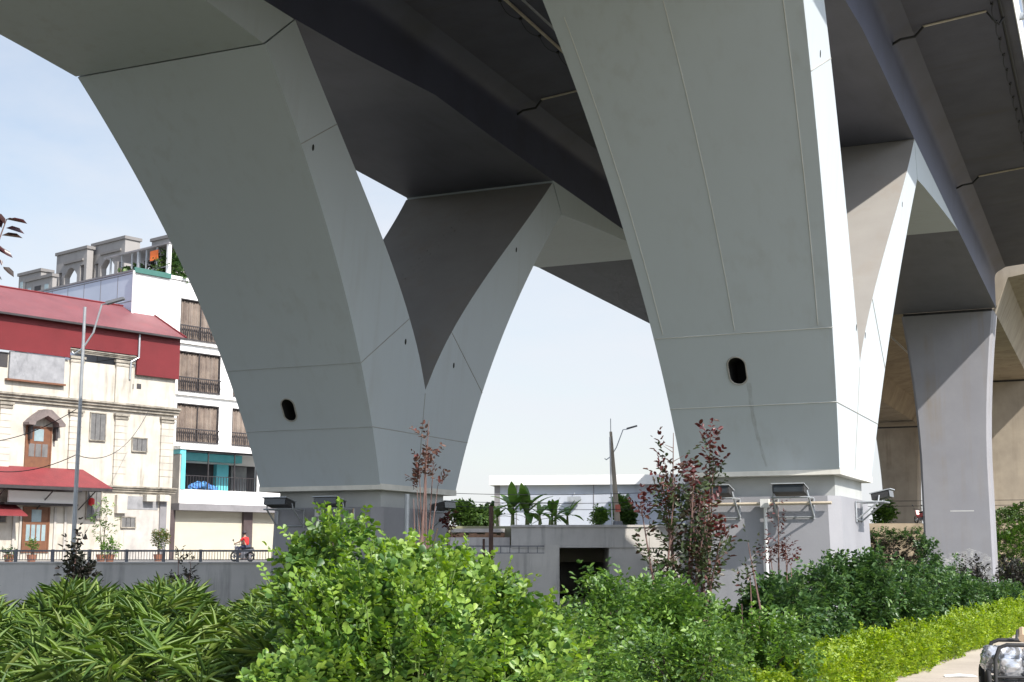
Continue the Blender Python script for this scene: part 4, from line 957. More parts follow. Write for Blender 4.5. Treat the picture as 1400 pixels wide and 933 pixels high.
# ---- red leaved trees
def sapling(px, ytop, D, wpx, zlow, label, mats, ns, nl, lf, nstem=4, name='red_leaf_tree', cat='tree', group='red leaved trees', twig=TWIG, spread=.12):
    k = D / FPX; g = at(px, 700, D); g[2] = gnd(g[0], g[1]); H = at(px, ytop, D)[2] - g[2]; zl = at(px, zlow, D)[2] - g[2]
    r_ = thing(name, label, cat, g, 0, group); m = MB(); w_ = wpx * k / 2
    PP = []; DD = []; top = []
    for i in range(ns):
        sx = rng.uniform(-1, 1); hh = H * (rng.uniform(.8, .97) * (1 - .32 * abs(sx)) if i else 1.0); sx = sx if i else 0.1
        tip = np.array([sx * w_ * .75, rng.uniform(-.6, .6) * w_, hh]); b = np.array([sx * spread, rng.normal() * .06, 0])
        mid = b + (tip - b) * .55 + rng.normal(scale=.05, size=3) - np.array([sx * w_ * .2, 0, 0])
        path = [b, b * .5 + mid * .5, mid, mid * .45 + tip * .55, tip]
        m.tube(path, [.024, .02, .014, .009, .004], 5)
        for j in range(nl):
            t = rng.uniform(0, 1) ** 1.15; z0 = zl / hh; s = z0 + (1 - z0) * t; q = s * 4; a_ = min(int(q), 3); p_ = path[a_] * (1 - q + a_) + path[a_ + 1] * (q - a_)
            d = unit(np.array([rng.normal(), rng.normal(), .9])); ln = rng.uniform(.12, .55) * w_ * (1.3 - s)
            e = p_ + d * ln; m.tube([p_, e], [.005, .002], 4); PP.append(e); DD.append(d); top.append(s)
    PP, DD, top = np.array(PP), np.array(DD), np.array(top)
    for nm, sel, mt in (('foliage', top < .88, mats[0]), ('young_foliage', top >= .88, mats[1])):
        if sel.sum() == 0: continue
        a = sprigs(PP[sel], DD[sel], 8, .22, lf, .7, .5); keep = rng.random(len(a[0])) < .85
        leaves(nm, a[0][keep], a[1][keep], a[2][keep], a[3][keep], .8, mt, r_, 'oval', .1, .2)
    m.build('trunk', twig, r_, 60)
    return r_
MIXR = leafmat('mixed_red_leaf', [(.04, .055, .025), (.06, .09, .035), (.08, .11, .045), (.06, .08, .035), (.05, .045, .028), (.1, .025, .02)], .4, .22)
sapling(922, 588, 15.5, 165, 830, 'tall tree with dark green and red leaves in front of the sunlit pedestal', (MIXR, REDT), 13, 23, .07, spread=.5)
sapling(972, 590, 16.2, 40, 690, 'slender red tipped tree right beside the tall red leaved one', (MIXR, REDT), 3, 18, .07)
sapling(1062, 690, 17, 55, 770, 'thin red leaved sapling beside the white conduit of the sunlit pedestal', (REDT, REDT), 6, 9, .04)
sapling(1022, 742, 16, 40, 790, 'sparse dark twiggy sapling left of the white conduit', (DARKL, MIXR), 3, 5, .06)
sapling(583, 575, 17, 62, 655, 'nearly bare brown sapling with a few withered leaves before the left pier', (BROWNL, BROWNL), 8, 5, .06, group='red leaved trees')
sapling(109, 738, 14, 34, 800, 'small tree with nearly black leaves before the retaining wall, by the lamp pole', (DARKL, DARKL), 4, 16, .06, group='dark plants before the retaining wall')
sapling(262, 765, 30, 20, 815, 'dark creeper climbing the retaining wall, right of the two thin ones', (DARKL, DARKL), 3, 8, .08, group='dark plants before the retaining wall')
sapling(245, 755, 30, 14, 805, 'dark bare creeper with crooked stem on the retaining wall', (DARKL, DARKL), 2, 9, .08, group='dark plants before the retaining wall')
sapling(613, 690, 40, 22, 740, 'small reddish plant by the grey steel post', (REDT, REDT), 3, 5, .12, group='red leaved trees')
sapling(1255, 785, 30, 60, 830, 'reddish twiggy plant beside the grey flared pier', (REDL, REDT), 5, 6, .07)
# tree at the left edge: only a leafy tip reaches into the picture
g = at(-70, 400, 5.2); g[2] = 0
r_ = thing('red_leaf_tree', 'dark red leafy twig reaching in at the left picture edge', 'tree', g, 0, 'red leaved trees')
tw = [at(x, y, 5.2) - g for x, y in ((-70, 560), (-25, 430), (-2, 330), (9, 300))]
m = MB(); m.tube([(0, 0, 0), (0.02, 0, 1.2), tw[0], tw[1], tw[2], tw[3]], [.02, .018, .012, .006, .003, .002], 6); m.build('trunk', TWIG, r_, 60)
lv = [((8, 300), (33, 298)), ((2, 312), (6, 288)), ((-8, 290), (7, 300)), ((8, 312), (32, 318)), ((2, 322), (27, 329)), ((-8, 335), (10, 333)), ((-4, 341), (24, 351)), ((0, 355), (6, 370)), ((4, 365), (13, 378)), ((-8, 375), (11, 390)), ((-14, 410), (8, 421)), ((-30, 400), (-10, 415)), ((-35, 380), (-15, 372)), ((-10, 318), (-26, 308)), ((-40, 440), (-20, 450)), ((-12, 345), (-30, 350))]
P = np.array([at(*a, 5.2) - g for a, b in lv]); A = np.array([at(*b, 5.2) - at(*a, 5.2) + rng.normal(scale=.02, size=3) for a, b in lv])
leaves('foliage', P, A, rnd(len(P)) * .5 + np.array([.2, -.6, .7]), np.linalg.norm(A, axis=1) * .85, .7, leafmat('edge_leaf', [(.03, .01, .014), (.055, .012, .016), (.04, .025, .018)], .35, .1), r_, 'oval', .1, .15)
# ---- far greenery
def tree(px, ytop, ybase, D, wpx, label, mat=TREEL, n=420, lf=.3, group='trees beyond the wall', zg=3.5, shape='oval', name='tree'):
    k = D / FPX; g = at(px, ybase, D); g[2] = zg; H = at(px, ytop, D)[2] - zg; w_ = wpx * k / 2
    r_ = thing(name, label, 'tree', g, 0, group); lo = []
    for i in range(8): lo.append((np.array([rng.uniform(-.6, .6) * w_, rng.uniform(-.5, .5) * w_, H * rng.uniform(.35, .8)]), (w_ * .45, w_ * .45, H * .2)))
    P, D_ = crown_points(lo, n, .5); a = sprigs(P, D_, 6, lf * 2, lf, .8, .4); leaves('crown', *a[:3], a[3], .9, mat, r_, shape)
    m = MB(); m.tube([(0, 0, -.2), (0.05, 0, H * .35), (0, 0, H * .6)], [.12, .09, .05], 7)
    for c, r in lo[:5]: m.tube([(0.05, 0, H * .35), c], [.06, .02], 5)
    m.build('trunk', BARK, r_, 60); return r_
tree(632, 692, 722, 105, 40, 'round green tree just right of the left pier above the pale garden wall')
tree(655, 700, 722, 112, 34, 'smaller green tree between the round tree and the rusty post')
tree(671, 695, 722, 125, 20, 'distant feathery tree at the left corner of the warehouse', lf=.4, n=160, shape='lance')
tree(818, 697, 719, 100, 18, 'small bushy tree against the pale warehouse, left of the lamp post', YG, 200, .2)
tree(847, 678, 719, 104, 24, 'bright green tree right behind the leaning concrete lamp post', YG, 300, .22)
tree(858, 700, 719, 101, 22, 'low broad leaved tree right of the leaning lamp post', TREEL, 180, .25, shape='lance')
tree(1207, 680, 712, 118, 26, 'small far tree between the side floodlight and the brown pier', YG, 160, .3)
tree(1385, 693, 712, 100, 40, 'low weedy bush on top of the ivy bank at the right', TREEL, 160, .22)
def banana(px, D, H, label, n):
    g = at(px, 720, D); g[2] = 3.5; r_ = thing('banana_plant', label, 'banana plant', g, 0, 'banana plants before the warehouse')
    PP, AA, NN, LL = [], [], [], []
    me = MB()
    for s in range(n):
        b = np.array([rng.uniform(-1.3, 1.3), rng.uniform(-.5, .5), 0]) if s else np.zeros(3); hh = H * rng.uniform(.3, .5) if s else H * .5
        m = MB(); m.tube([b, b + [0, 0, hh]], [.12, .07], 7); m.build('trunk', MATS['stem_green'], r_, 60)
        for i in range(8):
            az = i * 2.4 + rng.uniform(-.3, .3); el = rng.uniform(.1, 1.25); d = np.array([math.cos(az) * math.cos(el), math.sin(az) * math.cos(el), math.sin(el)]); ln = rng.uniform(2.2, 3.2) * H / 3
            p_ = b + [0, 0, hh]; prev = p_; sdv = unit(np.cross(d, [0, 0, 1.])); seg = 5; vsx = []
            for q in range(seg + 1):
                t = q / seg; c = p_ + d * ln * t - np.array([0, 0, .45 * ln * t * t * (1.1 - .5 * el)]); w_ = .36 * math.sin(math.pi * (.12 + .85 * t)) * H / 3
                vsx += [c + sdv * w_ + [0, 0, .03], c, c - sdv * w_ + [0, 0, .03]]
            me.add(vsx, [f for q in range(seg) for f in ((q * 3, q * 3 + 1, q * 3 + 4, q * 3 + 3), (q * 3 + 1, q * 3 + 2, q * 3 + 5, q * 3 + 4))])
    me.build('foliage', BANAN, r_, 60, fix=False)
M('stem_green', (.16, .2, .07), (.12, .14, .05), 3, .6)
banana(722, 98, 2.9, 'tallest banana plant clump before the warehouse', 3)
banana(755, 99, 2.0, 'lower banana plant clump right of the tallest one', 3)
banana(700, 97, 1.6, 'small banana plant at the left end of the clump', 2)
banana(738, 96, 1.5, 'short banana plant drooping over the portal beam', 2)
# ---- ivy and scrub on the embankment
def ivy(x0, x1, y0, y1, n, label, mat, name='ivy', zoff=.15):
    x = rng.uniform(x0, x1, n); y = rng.uniform(y0, y1, n); pz = np.interp(y, [q[0] for q in prof_], [q[1] for q in prof_])
    P = np.stack([x, y - .1, pz + zoff + .15 * np.sin(x * 1.7) * np.sin(y * 2 + x)], 1) + rng.normal(scale=.12, size=(n, 3))
    a = sprigs(P, np.tile([0, -1., .5], (n, 1)), 6, .3, .17, .9, .3); o = leaves(name, *a[:3], a[3], .9, mat, None, 'oval'); tag(o, label, 'ground cover', kind='stuff')
prof_ = [(85.5, -1.6), (87, .0), (88.5, 1.3), (90, 2.3), (91.6, 3.0), (92.4, 3.62), (96, 3.62)]
ivy(29.5, 48, 85.6, 92.4, 5200, 'thick green ivy covering the bank right of the grey flared pier', IVY)
ivy(21, 30.5, 89.6, 91.2, 420, 'green creepers hanging along the top of the bank left of the grey pier', SHRUB)
ivy(19.5, 31, 86, 90, 1500, 'dark scrub on the shaded lower bank', DARKL, 'scrub')
ivy(14, 33, 84.5, 86.5, 300, 'scrub at the foot of the bank', SHRUB, 'scrub', .6)
# weeds on the near ground under shrubs
n = 9000; u = rng.uniform(5, 60, n); v = rng.uniform(-14, -3.4, n); Pw = U * u[:, None] + V * v[:, None]; Pw[:, 2] = [gnd(a, b) + .05 for a, b in Pw[:, :2]]
a = sprigs(Pw, np.tile([0, 0, 1.], (n, 1)), 4, .22, .12, .8, .6); tag(leaves('ground_cover', *a[:3], a[3], .5, SHRUB, None, 'lance'), 'low green weeds covering the ground around the pier feet', 'ground cover', kind='stuff')
# ================================================================ PROPS
# ---- lamp posts
def lamp_post(name, label, base, H, r0, r1, mat, reach, rise, az, group='street lamp posts', lean=0., second=False):
    r_ = thing(name, label, 'lamp post', base, az, group)
    m = MB(); m.tube([(0, 0, 0), (lean * .5, 0, H * .5), (lean, 0, H)], [r0, (r0 + r1) / 2, r1], 10); m.build('pole', mat, r_, 50)
    m = MB(); m.tube([(0, 0, 0), (0, 0, .35)], [r0 * 1.9, r0 * 1.5], 10); m.build('base_plate', GREYM, r_)
    m = MB(); m.tube([(lean - .45, 0, H - 1.9), (lean - .35, 0, H - 2.0), (lean, 0, H - 1.75), (lean + .4, 0, H - 1.1), (lean + reach * .7, 0, H + rise * .7), (lean + reach, 0, H + rise)], .04, 6); m.build('arm', GALV, r_)
    m = MB(); x, z = lean + reach - .1, H + rise
    m.prism([(x, z - .05), (x + .75, z + .17), (x + .72, z + .27), (x - .02, z + .07)], lambda a, b, d: (a, d, b), -.14, .14); m.build('lamp_head', GREYM, r_)
    return r_
b = at(99, 770, 56); lamp_post('street_lamp', 'slim galvanised street lamp in front of the cream house', (b[0], 56, -1.4), at(100, 420, 56)[2] + 1.4, .105, .06, GALV, 1.0, .15, 0)
b = at(845, 718, 96); lp = lamp_post('street_lamp', 'leaning tapered concrete street lamp by the warehouse, between the piers', (b[0], 96.3, 3.5), at(838, 590, 96)[2] - 3.5, .22, .1, CONC, 1.25, .2, 0, lean=-.42)
m = MB(); m.tube([(-.42, 0, at(838, 590, 96)[2] - 3.5), (-.42, 0, at(838, 572, 96)[2] - 3.5)], .03, 5); m.tube([(-.42, -.3, 0), (-.5, -.25, at(838, 590, 96)[2] - 3.9)], .06, 6); m.build('side_pipe', GALV, lp)
m = MB(); m.tube([(-.01, 0, 1.0), (-.03, 0, 1.5)], [.235, .23], 10); m.build('painted_band', M('red_band', (.45, .12, .08)), lp)
b = at(671, 750, 80); m = MB(); m.tube([(0, 0, 0), (.02, 0, at(670, 692, 80)[2] + 1.5)], .13, 8); tag(m.build('rusty_post', M('rusty', (.12, .07, .05), (.07, .045, .04), 4, .9), loc=(b[0], 80, -1.5)), 'rusty brown post standing by the low slotted wall', 'post')
b = at(662, 750, 79); m = MB(); m.tube([(0, 0, 0), (-.03, 0, at(662, 737, 79)[2] + 1.5)], .07, 8); tag(m.build('rusty_post', MATS['rusty'], loc=(b[0], 79, -1.5)), 'short rusty stake left of the taller rusty post', 'post')
# ---- overhead wires
for k, (p0, p1, D0_, D1_, sag, lb) in enumerate((((560, 672), (1000, 667), 92, 92, .35, 'upper thin overhead wire crossing in front of the warehouse'), ((560, 682), (1000, 679), 92, 92, .4, 'middle overhead wire crossing in front of the warehouse'), ((560, 688), (1000, 690), 92, 92, .4, 'lowest overhead wire crossing in front of the warehouse'),
      ((-60, 604), (104, 560), 60, 56.2, .5, 'drooping wire from the left picture edge to the galvanised street lamp'), ((104, 622), (204, 560), 56.2, 90, 1.2, 'wire sagging from the street lamp to the cream house cornice'), ((-60, 630), (104, 622), 60, 56.2, .6, 'low wire reaching the street lamp from the left'))):
    A, B = at(*p0, D0_), at(*p1, D1_); m = MB(); m.tube([A + (B - A) * t - np.array([0, 0, sag * 4 * t * (1 - t)]) - A for t in np.linspace(0, 1, 17)], .018, 4)
    tag(m.build('overhead_wire', CABLE, loc=tuple(A)), lb, 'wire', 'overhead wires')
for k, (y, lb) in enumerate(((686, 'upper thin wire seen right of the V pier'), (693, 'lower thin wire seen right of the V pier'))):
    A, B = at(1150, y, 100), at(1480, y - 3, 100); m = MB(); m.tube([np.zeros(3), B - A], .02, 4); tag(m.build('overhead_wire', CABLE, loc=tuple(A)), lb, 'wire', 'overhead wires')
# ---- motorbike and rider
RUB = M('rubber', (.02, .02, .02), None, 3, .8); CHR = M('chrome', (.6, .6, .62), None, 3, .25, metal=.9)
def motorbike(loc, rz, label, paint):
    r_ = thing('motorbike', label, 'motorbike', loc, rz)
    for x in (-.62, .62):
        m = MB(); m.tube([(x + .25 * math.cos(a), 0, .29 + .25 * math.sin(a)) for a in np.linspace(0, 2 * math.pi, 21)], .05, 7); q = m.build('wheel', RUB, r_, 60)
        m = MB(); m.tube([(x, -.05, .29), (x, .05, .29)], .09, 10)
        for a in np.linspace(0, math.pi, 4)[:-1]: m.tube([(x - .23 * math.cos(a), 0, .29 - .23 * math.sin(a)), (x + .23 * math.cos(a), 0, .29 + .23 * math.sin(a))], .012, 4)
        m.build('rim', CHR, q)
    m = MB(); m.prism([(-.75, .62), (-.3, .42), (.1, .38), (.42, .5), (.52, .85), (.42, .9), (.3, .6), (.05, .52), (-.15, .68), (-.8, .74)], lambda a, b, d: (a, d, b), -.13, .13); m.build('body', paint, r_)
    m = MB(); m.prism([(-.72, .745), (-.1, .69), (0, .74), (-.1, .79), (-.72, .83)], lambda a, b, d: (a, d, b), -.14, .14); m.build('seat', RUB, r_)
    m = MB(); m.box(-.25, .15, -.12, .12, .2, .42); m.tube([(-.2, -.15, .3), (-.8, -.17, .38)], .045, 8); m.build('engine', GREYM, r_)
    m = MB()
    for s in (-.07, .07): m.tube([(.62, s, .29), (.45, s, .9)], .025, 6)
    m.build('fork', CHR, r_); m = MB(); m.tube([(.38, -.34, 1.0), (.46, -.1, .97), (.46, .1, .97), (.38, .34, 1.0)], .018, 6)
    for s in (-1, 1): m.tube([(.42, s * .2, .98), (.44, s * .3, 1.2)], .01, 5); m.blob((.44, s * .32, 1.24), (.02, .07, .05))
    m.build('handlebar', RUB, r_); m = MB(); m.blob((.53, 0, .86), (.07, .09, .08)); m.build('headlight', M('headlight_' + paint.name, (.7, .7, .68), None, 2, .15), r_, 60)
    return r_
b = at(331, 768, 80); mb_loc = (b[0], 80, 1.15); mrz = R(150)
motorbike(mb_loc, mrz, 'motorbike ridden by the person in red past the roller shutters', M('bike_grey', (.25, .25, .28), None, 2, .35))
b = at(1259, 716, 93); motorbike((b[0], 93, 3.62), R(100), 'red motorbike parked on the embankment at the left edge of the grey flared pier', M('bike_red', (.4, .03, .03), None, 2, .35))
def skin(name, verts, edges, rad, mat, parent, sub=2, root=0):
    me = bpy.data.meshes.new(name); me.from_pydata(verts, edges, []); o = bpy.data.objects.new(name, me); COL.objects.link(o)
    md = o.modifiers.new('s', 'SKIN'); me.skin_vertices[0].data[root].use_root = True
    for i, r in enumerate(rad): me.skin_vertices[0].data[i].radius = (r, r) if not isinstance(r, tuple) else r
    sb = o.modifiers.new('u', 'SUBSURF'); sb.levels = sub; sb.render_levels = sub
    bpy.context.view_layer.update(); ev = o.evaluated_get(bpy.context.evaluated_depsgraph_get()); nm = bpy.data.meshes.new_from_object(ev)
    o.modifiers.clear(); o.data = nm; nm.materials.clear(); nm.materials.append(mat); nm.polygons.foreach_set('use_smooth', [True] * len(nm.polygons)); nm.polygons.foreach_set('material_index', [0] * len(nm.polygons)); o.parent = parent
    return o
SKINM = M('skin', (.38, .23, .16), (.34, .2, .14), 3, .6); JEAN = M('dark_trousers', (.05, .06, .1), (.04, .045, .08), 6, .85); SHIRT = M('red_shirt', (.62, .03, .03), (.5, .025, .025), 5, .8)
pr = thing('person', 'person in a red shirt and dark helmet riding the motorbike past the shutters', 'person', mb_loc, mrz)
hip = (-.3, 0, .86)
V_ = [(-.3, 0, .88), (-.27, 0, 1.1), (-.2, 0, 1.33), (-.17, 0, 1.44), (-.13, 0, 1.53), (-.1, 0, 1.63),
      (-.28, .1, .85), (.1, .17, .82), (.02, .17, .42), (.14, .18, .36), (-.28, -.1, .85), (.1, -.17, .82), (.02, -.17, .42), (.14, -.18, .36),
      (-.19, .19, 1.36), (-.02, .27, 1.14), (.3, .3, 1.04), (.38, .31, 1.02), (-.19, -.19, 1.36), (-.02, -.27, 1.14), (.3, -.3, 1.04), (.38, -.31, 1.02)]
E_ = [(0, 1), (1, 2), (2, 3), (3, 4), (4, 5), (0, 6), (6, 7), (7, 8), (8, 9), (0, 10), (10, 11), (11, 12), (12, 13), (2, 14), (14, 15), (15, 16), (16, 17), (2, 18), (18, 19), (19, 20), (20, 21)]
skin('body', V_, E_, [.14, .13, .14, .06, .055, .085, .1, .075, .05, .045, .1, .075, .05, .045, .055, .045, .035, .03, .055, .045, .035, .03], SKINM, pr)
skin('shirt', [(-.3, 0, .9), (-.27, 0, 1.1), (-.2, 0, 1.33), (-.18, 0, 1.42), (-.19, .19, 1.36), (-.06, .25, 1.2), (-.19, -.19, 1.36), (-.06, -.25, 1.2)], [(0, 1), (1, 2), (2, 3), (2, 4), (4, 5), (2, 6), (6, 7)], [.17, .16, .17, .09, .075, .065, .075, .065], SHIRT, pr)
skin('trousers', [(-.3, 0, .9), (-.28, .1, .85), (.1, .17, .82), (.02, .17, .46), (-.28, -.1, .85), (.1, -.17, .82), (.02, -.17, .46)], [(0, 1), (1, 2), (2, 3), (0, 4), (4, 5), (5, 6)], [.16, .115, .09, .065, .115, .09, .065], JEAN, pr)
m = MB(); m.blob((-.1, 0, 1.66), (.14, .125, .135), 0, 14, 10); m.build('helmet', M('helmet_dark', (.04, .03, .035), None, 3, .3), pr, 60)
# ---- small round red and blue ball above the palms
b = at(155, 814, 17); r_ = thing('ball', 'small red and blue ball on a stick showing above the palms', 'ball', (b[0], b[1], -.0))
m = MB(); m.tube([(0, 0, 0), (0, 0, b[2] - .03)], .008, 5); m.build('stick', TWIG, r_); m = MB(); m.blob((0, 0, b[2]), (.035, .035, .04)); m.build('red_half', SHIRT, r_, 60); m = MB(); m.blob((-.012, -.01, b[2] - .035), (.03, .03, .03)); m.build('blue_half', M('ball_blue', (.04, .08, .35)), r_, 60)
# ---- street plants
POT = M('pot_clay', (.3, .13, .08), (.22, .1, .06), 3, .8)
def pot_plant(px, ytop, D, wpx, label, mat, n, lf, H0=.5, shape='oval'):
    g = at(px, 765, D); g[2] = 1.15; H = at(px, ytop, D)[2] - 1.15; w_ = wpx / 2 * D / FPX
    r_ = thing('street_plant', label, 'plant', g, 0, 'plants in front of the houses'); m = MB(); m.tube([(0, 0, 0), (0, 0, .4), (0, 0, .42)], [.2, .28, .3], 10); m.build('pot', POT, r_)
    lo = [(np.array([rng.uniform(-.4, .4) * w_, 0, H * rng.uniform(H0, .9)]), (w_ * .6, w_ * .6, H * .18)) for i in range(5)]
    P, D_ = crown_points(lo, n, .6); a = sprigs(P, D_, 6, lf * 2, lf, .8, .5); leaves('foliage', *a[:3], a[3], .7, mat, r_, shape)
    m = MB()
    for s in stems_to((0, 0, .4), [c for c, r in lo], .035, .01, .06): m.tube(*s, 5)
    m.build('stem', BARK, r_)
pot_plant(138, 685, 80, 34, 'tall thin sparse plant before the grey ground floor window', YG, 60, .16, .35)
pot_plant(150, 742, 78, 26, 'low leafy plant at the foot of the tall thin one', YG, 60, .16)
pot_plant(216, 727, 82, 26, 'round green and orange bush by the corner of the cream house', leafmat('orange_leaf', [(.08, .14, .04), (.12, .2, .05), (.3, .16, .07)]), 120, .14)
pot_plant(43, 735, 76, 10, 'small potted plant in front of the brown ground floor door', YG, 30, .14)
pot_plant(12, 752, 74, 16, 'low potted plant at the far left of the street', SHRUB, 40, .14)
# ---- handcart with plastic wrapped goods, right picture edge
gx = at(1397, 905, 15.5); r_ = thing('handcart', 'black tubular handcart loaded with clear plastic wrapped goods on the pavement', 'cart', (gx[0], 15.5, .035), R(-14))
r_.scale = (.8, .8, .8)
PL = bpy.data.materials.new('plastic_wrap'); PL.use_nodes = True; bb = PL.node_tree.nodes['Principled BSDF']; bb.inputs['Base Color'].default_value = (.62, .63, .66, 1); bb.inputs['Roughness'].default_value = .12; bb.inputs['Transmission Weight'].default_value = .4; bb.inputs['Metallic'].default_value = .35; bb.inputs['Specular IOR Level'].default_value = .8
for s in (-.46, .46):
    for y in (-.05, .95):
        m = MB(); m.tube([(s, y + .2 * math.cos(a), .23 + .2 * math.sin(a)) for a in np.linspace(0, 2 * math.pi, 21)], .035, 7); q = m.build('wheel', RUB, r_, 60)
        m = MB(); m.tube([(s - .04, y, .23), (s + .04, y, .23)], .05, 8)
        for a in np.linspace(0, math.pi, 5)[:-1]: m.tube([(s, y - .19 * math.cos(a), .23 - .19 * math.sin(a)), (s, y + .19 * math.cos(a), .23 + .19 * math.sin(a))], .008, 4)
        m.build('rim', GREYM, q)
m = MB()
for y in (-.12, 1.0): m.tube([(-.37, y, .22), (-.36, y, .6), (-.3, y, .76), (-.2, y, .8), (.2, y, .8), (.3, y, .76), (.36, y, .6), (.37, y, .22)], .028, 8)
for s in (-.36, .36): m.tube([(s, -.12, .24), (s, 1.0, .24)], .025, 6); m.tube([(s, -.12, .6), (s, 1.0, .6)], .02, 6)
m.tube([(-.36, -.12, .26), (.36, -.12, .26)], .03, 6); m.tube([(-.36, -.12, .36), (.36, -.12, .36)], .02, 6); m.build('frame', BLACKM, r_, 60)
m = MB(); m.box(-.33, .33, -.08, .96, .25, .3); m.build('tray', BLACKM, r_)
m = MB(); m.tube([(.05, 1.0, .8), (.1, 1.3, .92), (.32, 1.35, .96), (.4, 1.2, .94)], .02, 6); m.build('push_handle', BLACKM, r_, 60)
def crumple(c, r, seedk):
    m = MB(); nu, nv = 44, 28; vs = []
    for i in range(nv + 1):
        for j in range(nu):
            a = math.pi * i / nv; t = 2 * math.pi * j / nu; f = 1 + .1 * math.sin(3 * t + seedk) * math.sin(2 * a) + .05 * math.sin(7 * t + 5 * a + seedk) + rng.normal(scale=.04)
            vs.append((c[0] + r[0] * f * np.sign(math.cos(t)) * abs(math.cos(t)) ** .6 * math.sin(a) ** .7, c[1] + r[1] * f * np.sign(math.sin(t)) * abs(math.sin(t)) ** .6 * math.sin(a) ** .7, c[2] + r[2] * f * math.cos(a)))
    m.add(vs, [(i * nu + j, (i + 1) * nu + j, (i + 1) * nu + (j + 1) % nu, i * nu + (j + 1) % nu) for i in range(nv) for j in range(nu)]); return m
cl_ = np.array([gx[0], 15.5, .035])
for c, r, lb in (((-.14, .15, .53), (.19, .2, .23), 'crumpled clear plastic bundle at the left of the handcart'), ((.17, .15, .54), (.18, .2, .22), 'shiny clear plastic bundle at the right of the handcart'), ((-.3, .5, .56), (.2, .25, .18), 'grey plastic bag bulging over the left rail of the handcart')):
    o = crumple(c, r, random.random() * 6).build('plastic_bundle', PL, None, 70, loc=tuple(cl_), rotz=R(-14)); o.scale = (.8, .8, .8); tag(o, lb, 'bundle', 'goods on the handcart')
m = MB(); m.tube([(.04, .16, .70), (.1, .7, .76)], .045, 8); tag(m.build('roll', M('tan_roll', (.45, .33, .22), (.35, .25, .16), 4, .8), loc=tuple(cl_), rotz=R(-14)), 'tan roll lying across the top of the handcart load', 'roll')
g = at(1312, 915, 18.8); m = MB(); m.add([(-.22, -.05, .0), (0, -.08, .01), (.22, -.04, .0), (.2, .05, .012), (0, .04, .03), (-.2, .06, .012), (-.22, -.05, .004), (0, -.08, .014), (.22, -.04, .004), (.2, .05, .016), (0, .04, .034), (-.2, .06, .016)], [(0, 1, 4, 5), (1, 2, 3, 4), (11, 10, 7, 6), (10, 9, 8, 7), (0, 6, 7, 1), (1, 7, 8, 2), (2, 8, 9, 3), (3, 9, 10, 4), (4, 10, 11, 5), (5, 11, 6, 0)])
tag(m.build('paper_scrap', WHITE, loc=(g[0], 18.8, .035)), 'white scrap of paper lying on the pavement by the hedge', 'litter')
# blue tarp heap at the foot of the bank
b = at(1232, 782, 80); m = crumple((0, 0, .1), (1.3, .5, .35), 2.); tag(m.build('tarp', M('tarp_blue', (.025, .025, .1), (.015, .015, .06), 2, .5), loc=(b[0], 82, at(1232, 790, 82)[2])), 'dark blue tarpaulin heap at the foot of the shaded bank', 'tarpaulin')
# ================================================================ LIGHT, SKY, CAMERA
SU = .45
SUN = unit(V - SU * U + np.array([0, 0, 1.0]))
sd = bpy.data.lights.new('sun', 'SUN'); sd.energy = 4.1; sd.angle = R(.53); sd.color = (1, .95, .87)
so = bpy.data.objects.new('sun', sd); COL.objects.link(so)
so.rotation_euler = Vector(SUN).to_track_quat('Z', 'Y').to_euler(); so.location = (20, -20, 40)
w = bpy.data.worlds.new('World'); scn.world = w; w.use_nodes = True; nt = w.node_tree
bg = nt.nodes['Background']; sk = nt.nodes.new('ShaderNodeTexSky'); sk.sky_type = 'NISHITA'; sk.sun_disc = False
sk.sun_elevation = math.asin(SUN[2]); sk.sun_rotation = math.atan2(SUN[0], SUN[1]); sk.air_density = 1.2; sk.dust_density = 1.0; sk.ozone_density = 1.2
tc = nt.nodes.new('ShaderNodeTexCoord'); mp = nt.nodes.new('ShaderNodeMapping'); mp.inputs['Scale'].default_value = (1, 1, 3.2)
nt.links.new(tc.outputs['Generated'], mp.inputs[0])
nz = N(nt, 'ShaderNodeTexNoise', Scale=2.2, Detail=8, Roughness=.58); nz.inputs['Distortion'].default_value = .35
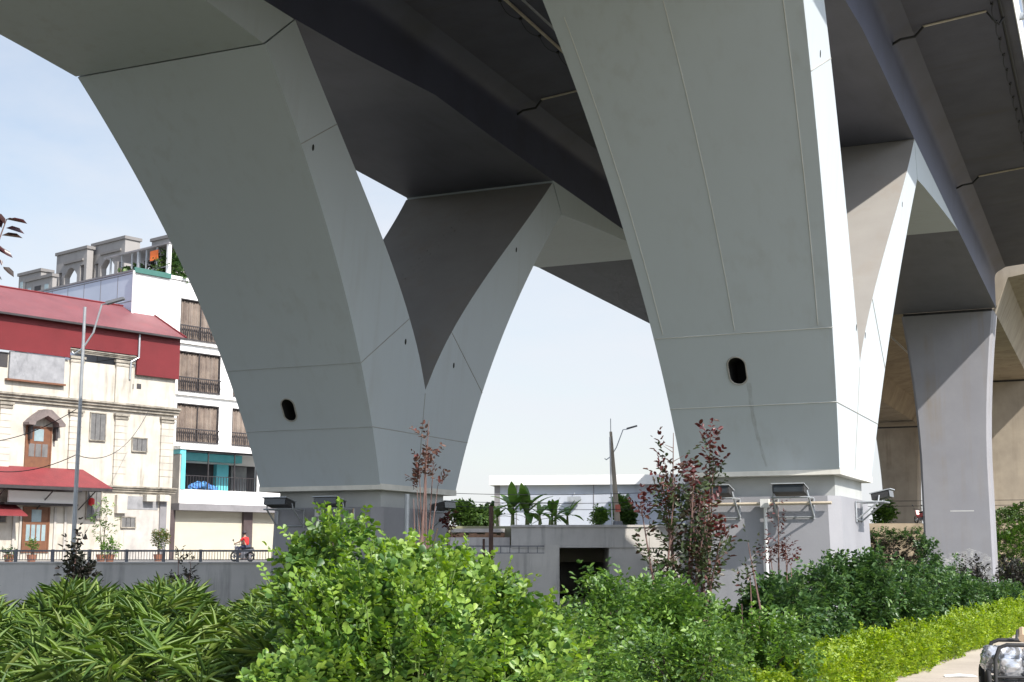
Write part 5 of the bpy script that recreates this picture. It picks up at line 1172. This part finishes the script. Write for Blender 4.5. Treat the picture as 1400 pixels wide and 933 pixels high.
nt.links.new(mp.outputs[0], nz.inputs['Vector'])
cl = ramp(nt, nz.outputs[0], .3, .72)
sp = nt.nodes.new('ShaderNodeSeparateXYZ'); nt.links.new(tc.outputs['Generated'], sp.inputs[0])
hz = ramp(nt, sp.outputs[2], .42, -.02)      # milky air towards the horizon
mx_ = nt.nodes.new('ShaderNodeMath'); mx_.operation = 'MULTIPLY_ADD'; mx_.use_clamp = True
nt.links.new(cl, mx_.inputs[0]); mx_.inputs[1].default_value = .62
m2 = nt.nodes.new('ShaderNodeMath'); m2.operation = 'MULTIPLY'; m2.inputs[1].default_value = .75; nt.links.new(hz, m2.inputs[0]); nt.links.new(m2.outputs[0], mx_.inputs[2])
col = mixc(nt, mx_.outputs[0], sk.outputs[0], (5.15, 5.3, 5.65))
dt = nt.nodes.new('ShaderNodeVectorMath'); dt.operation = 'DOT_PRODUCT'; dt.inputs[1].default_value = tuple(SUN); nt.links.new(tc.outputs['Generated'], dt.inputs[0])
gl = ramp(nt, dt.outputs['Value'], .1, 1.0)   # bright hazy sky around the sun
gp = nt.nodes.new('ShaderNodeMath'); gp.operation = 'MULTIPLY_ADD'; nt.links.new(gl, gp.inputs[0]); gp.inputs[1].default_value = 1.3; gp.inputs[2].default_value = 1.0
sc_ = nt.nodes.new('ShaderNodeVectorMath'); sc_.operation = 'SCALE'; nt.links.new(col, sc_.inputs[0]); nt.links.new(gp.outputs[0], sc_.inputs['Scale'])
nt.links.new(sc_.outputs[0], bg.inputs[0]); bg.inputs[1].default_value = .1
cd = bpy.data.cameras.new('camera'); cd.sensor_width = 36; cd.lens = 36 * FPX / 1400; cd.clip_end = 8000; cd.clip_start = .05
co = bpy.data.objects.new('camera', cd); COL.objects.link(co); co.location = (0, 0, EYE); co.rotation_euler = (math.pi / 2 + PITCH, 0, 0); scn.camera = co
vs_ = scn.view_settings; vs_.view_transform = 'Standard'; vs_.look = 'None'; vs_.exposure = .75; vs_.gamma = 1
scn.cycles.max_bounces = 8; scn.cycles.transparent_max_bounces = 8
